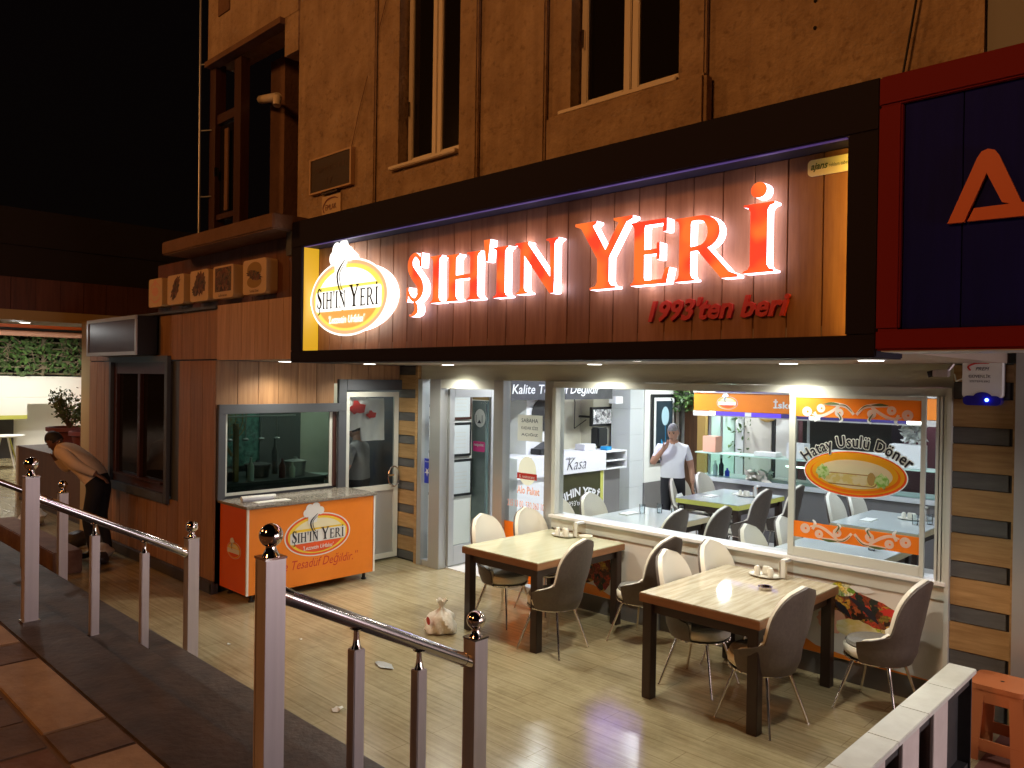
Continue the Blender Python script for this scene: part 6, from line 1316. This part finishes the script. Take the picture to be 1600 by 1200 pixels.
# ================================================================== PEOPLE
def person(label, joints, bones, loc, rz, cloth, head, hair, skin='skin', hands=()):
    t = thing('person', loc, label, 'person'); t.rotation_euler = (0, 0, rz)
    names = list(joints); me = bpy.data.meshes.new('sk'); me.from_pydata([joints[n][0] for n in names], [(names.index(a), names.index(c)) for a, c in bones], [])
    o = bpy.data.objects.new('sk', me); C.objects.link(o); o.modifiers.new('s', 'SKIN'); o.modifiers.new('u', 'SUBSURF').levels = 3
    me.skin_vertices or None
    bpy.context.view_layer.objects.active = o
    if not me.skin_vertices:
        bm = bmesh.new(); bm.from_mesh(me); bm.verts.layers.skin.verify(); bm.to_mesh(me); bm.free()
    for i, n in enumerate(names):
        r = joints[n][1]; me.skin_vertices[0].data[i].radius = r if isinstance(r, tuple) else (r, r)
        me.skin_vertices[0].data[i].use_root = (i == 0)
    bpy.context.view_layer.update(); dg = bpy.context.evaluated_depsgraph_get(); ev = bpy.data.meshes.new_from_object(o.evaluated_get(dg))
    vs = [v.co.copy() for v in ev.vertices]; fs = [tuple(p.vertices) for p in ev.polygons]; bpy.data.objects.remove(o)
    ax0 = (Vector(joints['spine'][0]) - Vector(joints['pelvis'][0])).normalized(); hem = Vector(joints['pelvis'][0]) + ax0 * .02
    bm = bmesh.new(); bm.from_mesh(ev); bmesh.ops.bisect_plane(bm, geom=bm.verts[:] + bm.edges[:] + bm.faces[:], plane_co=hem, plane_no=ax0); bm.to_mesh(ev); bm.free()
    vs = [v.co.copy() for v in ev.vertices]; fs = [tuple(p.vertices) for p in ev.polygons]
    b = MB(); b.v = vs; b.f = fs; b.mi = []
    def seg(p, a, c):
        d = c - a; k = max(0, min(1, (p - a).dot(d) / max(d.length_squared, 1e-9))); return (p - a - d * k).length, k
    J = {n: Vector(joints[n][0]) for n in names}; RA = {n: (joints[n][1][0] + joints[n][1][1]) / 2 if isinstance(joints[n][1], tuple) else joints[n][1] for n in names}
    for f in fs:
        c = sum((vs[i] for i in f), Vector()) / len(f); best = min(((seg(c, J[x], J[y]), (x, y)) for x, y in bones), key=lambda q: q[0][0] / ((RA[q[1][0]] + (RA[q[1][1]] - RA[q[1][0]]) * q[0][1]) if q[1][0] not in ('chest', 'pelvis') or q[1][1] in ('spine', 'chest') else RA[q[1][1]]))
        ax = (J['spine'] - J['pelvis']).normalized(); m_ = cloth(best[1], best[0][1])
        if best[1][0] == 'pelvis' or best[1][1] == 'kneeL' or best[1][1] == 'kneeR' or best[1] == ('spine', 'chest'): m_ = 2 if (c - hem).dot(ax0) < 0 else (1 if m_ != 0 else 1)
        b.mi.append(m_)
    # head with a face
    hc, tilt, turn = head; Rm = Matrix.Rotation(turn, 3, 'Z') @ Matrix.Rotation(tilt, 3, 'X'); hc = Vector(hc)
    h = MB().ball((0, 0, 0), 1, 24, 18)
    for v in h.v:
        x, y, z = v; w_ = .076 * (1 - .22 * max(0, -z)); v.x = x * w_; v.y = y * (.094 + .006 * z) - .012 * max(0, -z); v.z = z * .118
        if y < -.6 and -.15 < z < .35 and abs(x) < .5 and z > .05: v.y += .006
    h.add([(-.014, -.088, -.028), (.014, -.088, -.028), (0, -.117, -.026), (0, -.090, .026), (0, -.092, -.036)], [(0, 2, 3), (2, 1, 3), (0, 4, 2), (4, 1, 2)])
    for sx in (-1, 1): h.ball((sx * .076, .008, -.005), .022, 8, 6, sc=(.35, .7, 1.2))
    for v in h.v: v[:] = hc + Rm @ v
    b.add(h.v, h.f, 0)
    for (wp, di, nrm) in hands:
        wp, di, nrm = Vector(wp), Vector(di).normalized(), Vector(nrm).normalized(); sd = di.cross(nrm).normalized()
        def pl(a, c, e): return wp + di * a + sd * c + nrm * e
        pal = [pl(a, c, e) for a in (-.02, .085) for c in (-.038, .038) for e in (-.013, .013)]
        b.add(pal, [(0, 1, 3, 2), (4, 6, 7, 5), (0, 4, 5, 1), (2, 3, 7, 6), (0, 2, 6, 4), (1, 5, 7, 3)], 0)
        for i, ln in enumerate((.062, .074, .070, .055)):
            c = -.029 + .0195 * i; p0 = pl(.08, c, 0); p1 = pl(.08 + ln * .5, c, -.008); p2 = pl(.08 + ln * .85, c, -.03)
            b.rod(p0, p1, .0095, .009, 7); b.rod(p1, p2, .009, .0075, 7)
        b.rod(pl(.015, -.032, 0), pl(.05, -.062, -.012), .012, .010, 7); b.rod(pl(.05, -.062, -.012), pl(.078, -.062, -.026), .010, .008, 7)
    body = b.build('body', [skin] + cloth.mats, t, smooth=True, local=True)
    # hair
    hm = MB(); hh = MB().ball((0, 0, 0), 1, 24, 18); keep = []
    for f in hh.f:
        c = sum((hh.v[i] for i in f), Vector()) / len(f)
        if c.z > .42 or (c.y > .1 and c.z > -.35) or (c.z > .15 and c.y > -.35): keep.append(f)
    for v in hh.v:
        x, y, z = v; v[:] = hc + Rm @ Vector((x * .084, y * .103 + .003, z * .128 + .002))
    hm.add(hh.v, keep); hm.build('hair', hair, t, smooth=True, local=True)
    e = MB()
    for sx in (-1, 1): e.ball(hc + Rm @ Vector((sx * .030, -.083, .012)), .010, 8, 6); e.add([hc + Rm @ Vector(q) for q in ((sx * .016, -.098, .030), (sx * .046, -.088, .030), (sx * .046, -.089, .037), (sx * .016, -.099, .037))], [(0, 1, 2, 3)])
    e.add([hc + Rm @ Vector(q) for q in ((-.022, -.096, -.058), (.022, -.096, -.058), (.018, -.096, -.065), (-.018, -.096, -.065))], [(0, 1, 2, 3)])
    e.build('face_features', 'hair_dark', t, local=True)['kind'] = 'stuff'
    return t
class Cloth:
    def __init__(s, shirt, trousers, shoe, slv): s.mats = [shirt, trousers, shoe]; s.slv = slv
    def __call__(s, bone, k):
        a, c = bone
        if 'toe' in c: return 3
        if 'knee' in a or 'knee' in c or 'ankle' in c: return 2
        if 'hip' in c: return 2
        if c.startswith('wrist'): return 1 if s.slv > 1 + k else 0
        if c.startswith('elbow'): return 1 if k < s.slv else 0
        if c == 'neck': return 1 if k < .55 else 0
        if c == 'head': return 0
        if a == 'pelvis' and k < .12: return 2
        return 1
BN = [('pelvis', 'spine'), ('spine', 'chest'), ('chest', 'neck'), ('neck', 'head'), ('chest', 'shoulderL'), ('shoulderL', 'elbowL'), ('elbowL', 'wristL'), ('chest', 'shoulderR'), ('shoulderR', 'elbowR'), ('elbowR', 'wristR'),
      ('pelvis', 'hipL'), ('hipL', 'kneeL'), ('kneeL', 'ankleL'), ('ankleL', 'toeL'), ('pelvis', 'hipR'), ('hipR', 'kneeR'), ('kneeR', 'ankleR'), ('ankleR', 'toeR')]
man = person('grey haired man in a white t-shirt eating as he walks through the room', {
    'pelvis': ((0, 0, .93), (.155, .115)), 'spine': ((0, -.01, 1.08), (.155, .125)), 'chest': ((0, 0, 1.27), (.175, .115)), 'neck': ((0, -.01, 1.42), .058), 'head': ((0, -.03, 1.52), .055),
    'shoulderL': ((.175, .0, 1.345), .066), 'elbowL': ((.245, .03, 1.10), .046), 'wristL': ((.27, -.05, .87), .030),
    'shoulderR': ((-.175, .0, 1.345), .066), 'elbowR': ((-.275, -.10, 1.13), .048), 'wristR': ((-.125, -.19, 1.335), .031),
    'hipL': ((.09, 0, .86), .098), 'kneeL': ((.10, .03, .48), .065), 'ankleL': ((.10, .12, .10), .045), 'toeL': ((.10, -.0, .035), .036),
    'hipR': ((-.09, 0, .86), .098), 'kneeR': ((-.08, -.08, .48), .065), 'ankleR': ((-.07, -.06, .09), .045), 'toeR': ((-.07, -.2, .035), .036)},
    BN, (-5.95, 9.35, .012), math.radians(28), Cloth('tshirt', 'trousers', 'black', .62), ((0, -.055, 1.565), math.radians(14), math.radians(-12)), 'hair_grey',
    hands=[((.27, -.05, .87), (.0, -.1, -1), (-1, 0, 0)), ((-.125, -.19, 1.335), (.6, .25, .75), (.5, -.5, -.6))])
t = thing('white_bag', (-5.65, 9.4, .7), 'small white bag held in the lowered hand of the man', 'bag')
b = MB().ball((0, 0, 0), 1, 14, 8)
for v in b.v: v[:] = (-5.72 + v.x * .06, 9.17 + v.y * .06, .69 + v.z * .085 * (1 + .2 * math.sin(8 * v.x)))
b.build('bag_body', 'paper', t, smooth=True)
bent = person('person in a tan shirt and dark trousers stooping beside the kiosk window', {
    'pelvis': ((0, .08, .97), (.150, .120)), 'spine': ((0, -.05, 1.12), (.170, .145)), 'chest': ((0, -.25, 1.28), (.185, .145)), 'neck': ((0, -.38, 1.38), .062), 'head': ((0, -.44, 1.42), .055),
    'shoulderL': ((.18, -.30, 1.33), .080), 'elbowL': ((.26, -.06, 1.17), .070), 'wristL': ((.20, .17, 1.05), .042),
    'shoulderR': ((-.17, -.30, 1.31), .078), 'elbowR': ((-.18, -.42, 1.05), .068), 'wristR': ((-.07, -.50, 1.23), .040),
    'hipL': ((.09, .09, .90), .105), 'kneeL': ((.10, .0, .49), .072), 'ankleL': ((.11, .08, .09), .048), 'toeL': ((.11, -.08, .036), .038),
    'hipR': ((-.09, .09, .90), .105), 'kneeR': ((-.12, .05, .49), .072), 'ankleR': ((-.13, .15, .09), .048), 'toeR': ((-.13, -.01, .036), .038)},
    BN, (-10.42, 3.33, 0), math.radians(-46), Cloth('shirt_tan', 'trousers', 'black', 1.85), ((0, -.475, 1.44), math.radians(42), 0), 'hair_dark', skin='skin_dark',
    hands=[((.20, .17, 1.05), (-.2, .8, -.5), (0, 0, 1)), ((-.07, -.50, 1.23), (.3, .1, .9), (0, 1, 0))])
cook = person('kitchen worker in a grey shirt seen from behind through the kiosk door glass', {
    'pelvis': ((0, 0, .95), (.15, .115)), 'spine': ((0, 0, 1.10), (.15, .12)), 'chest': ((0, -.02, 1.29), (.175, .115)), 'neck': ((0, -.03, 1.45), .058), 'head': ((0, -.05, 1.55), .055),
    'shoulderL': ((.18, -.02, 1.37), .068), 'elbowL': ((.24, -.06, 1.12), .052), 'wristL': ((.16, -.26, 1.0), .034), 'shoulderR': ((-.18, -.02, 1.37), .068), 'elbowR': ((-.24, -.06, 1.12), .052), 'wristR': ((-.14, -.28, 1.0), .034),
    'hipL': ((.09, 0, .88), .10), 'kneeL': ((.10, -.02, .48), .068), 'ankleL': ((.10, .04, .09), .046), 'toeL': ((.10, -.12, .036), .038), 'hipR': ((-.09, 0, .88), .10), 'kneeR': ((-.10, -.02, .48), .068), 'ankleR': ((-.10, .04, .09), .046), 'toeR': ((-.10, -.12, .036), .038)},
    BN, (-8.32, 5.80, .02), math.radians(-60), Cloth('shirt_grey', 'trousers', 'black', .8), ((0, -.08, 1.60), math.radians(15), 0), 'hair_dark',
    hands=[((.16, -.26, 1.0), (0, -1, -.1), (0, 0, 1)), ((-.14, -.28, 1.0), (0, -1, -.1), (0, 0, 1))])
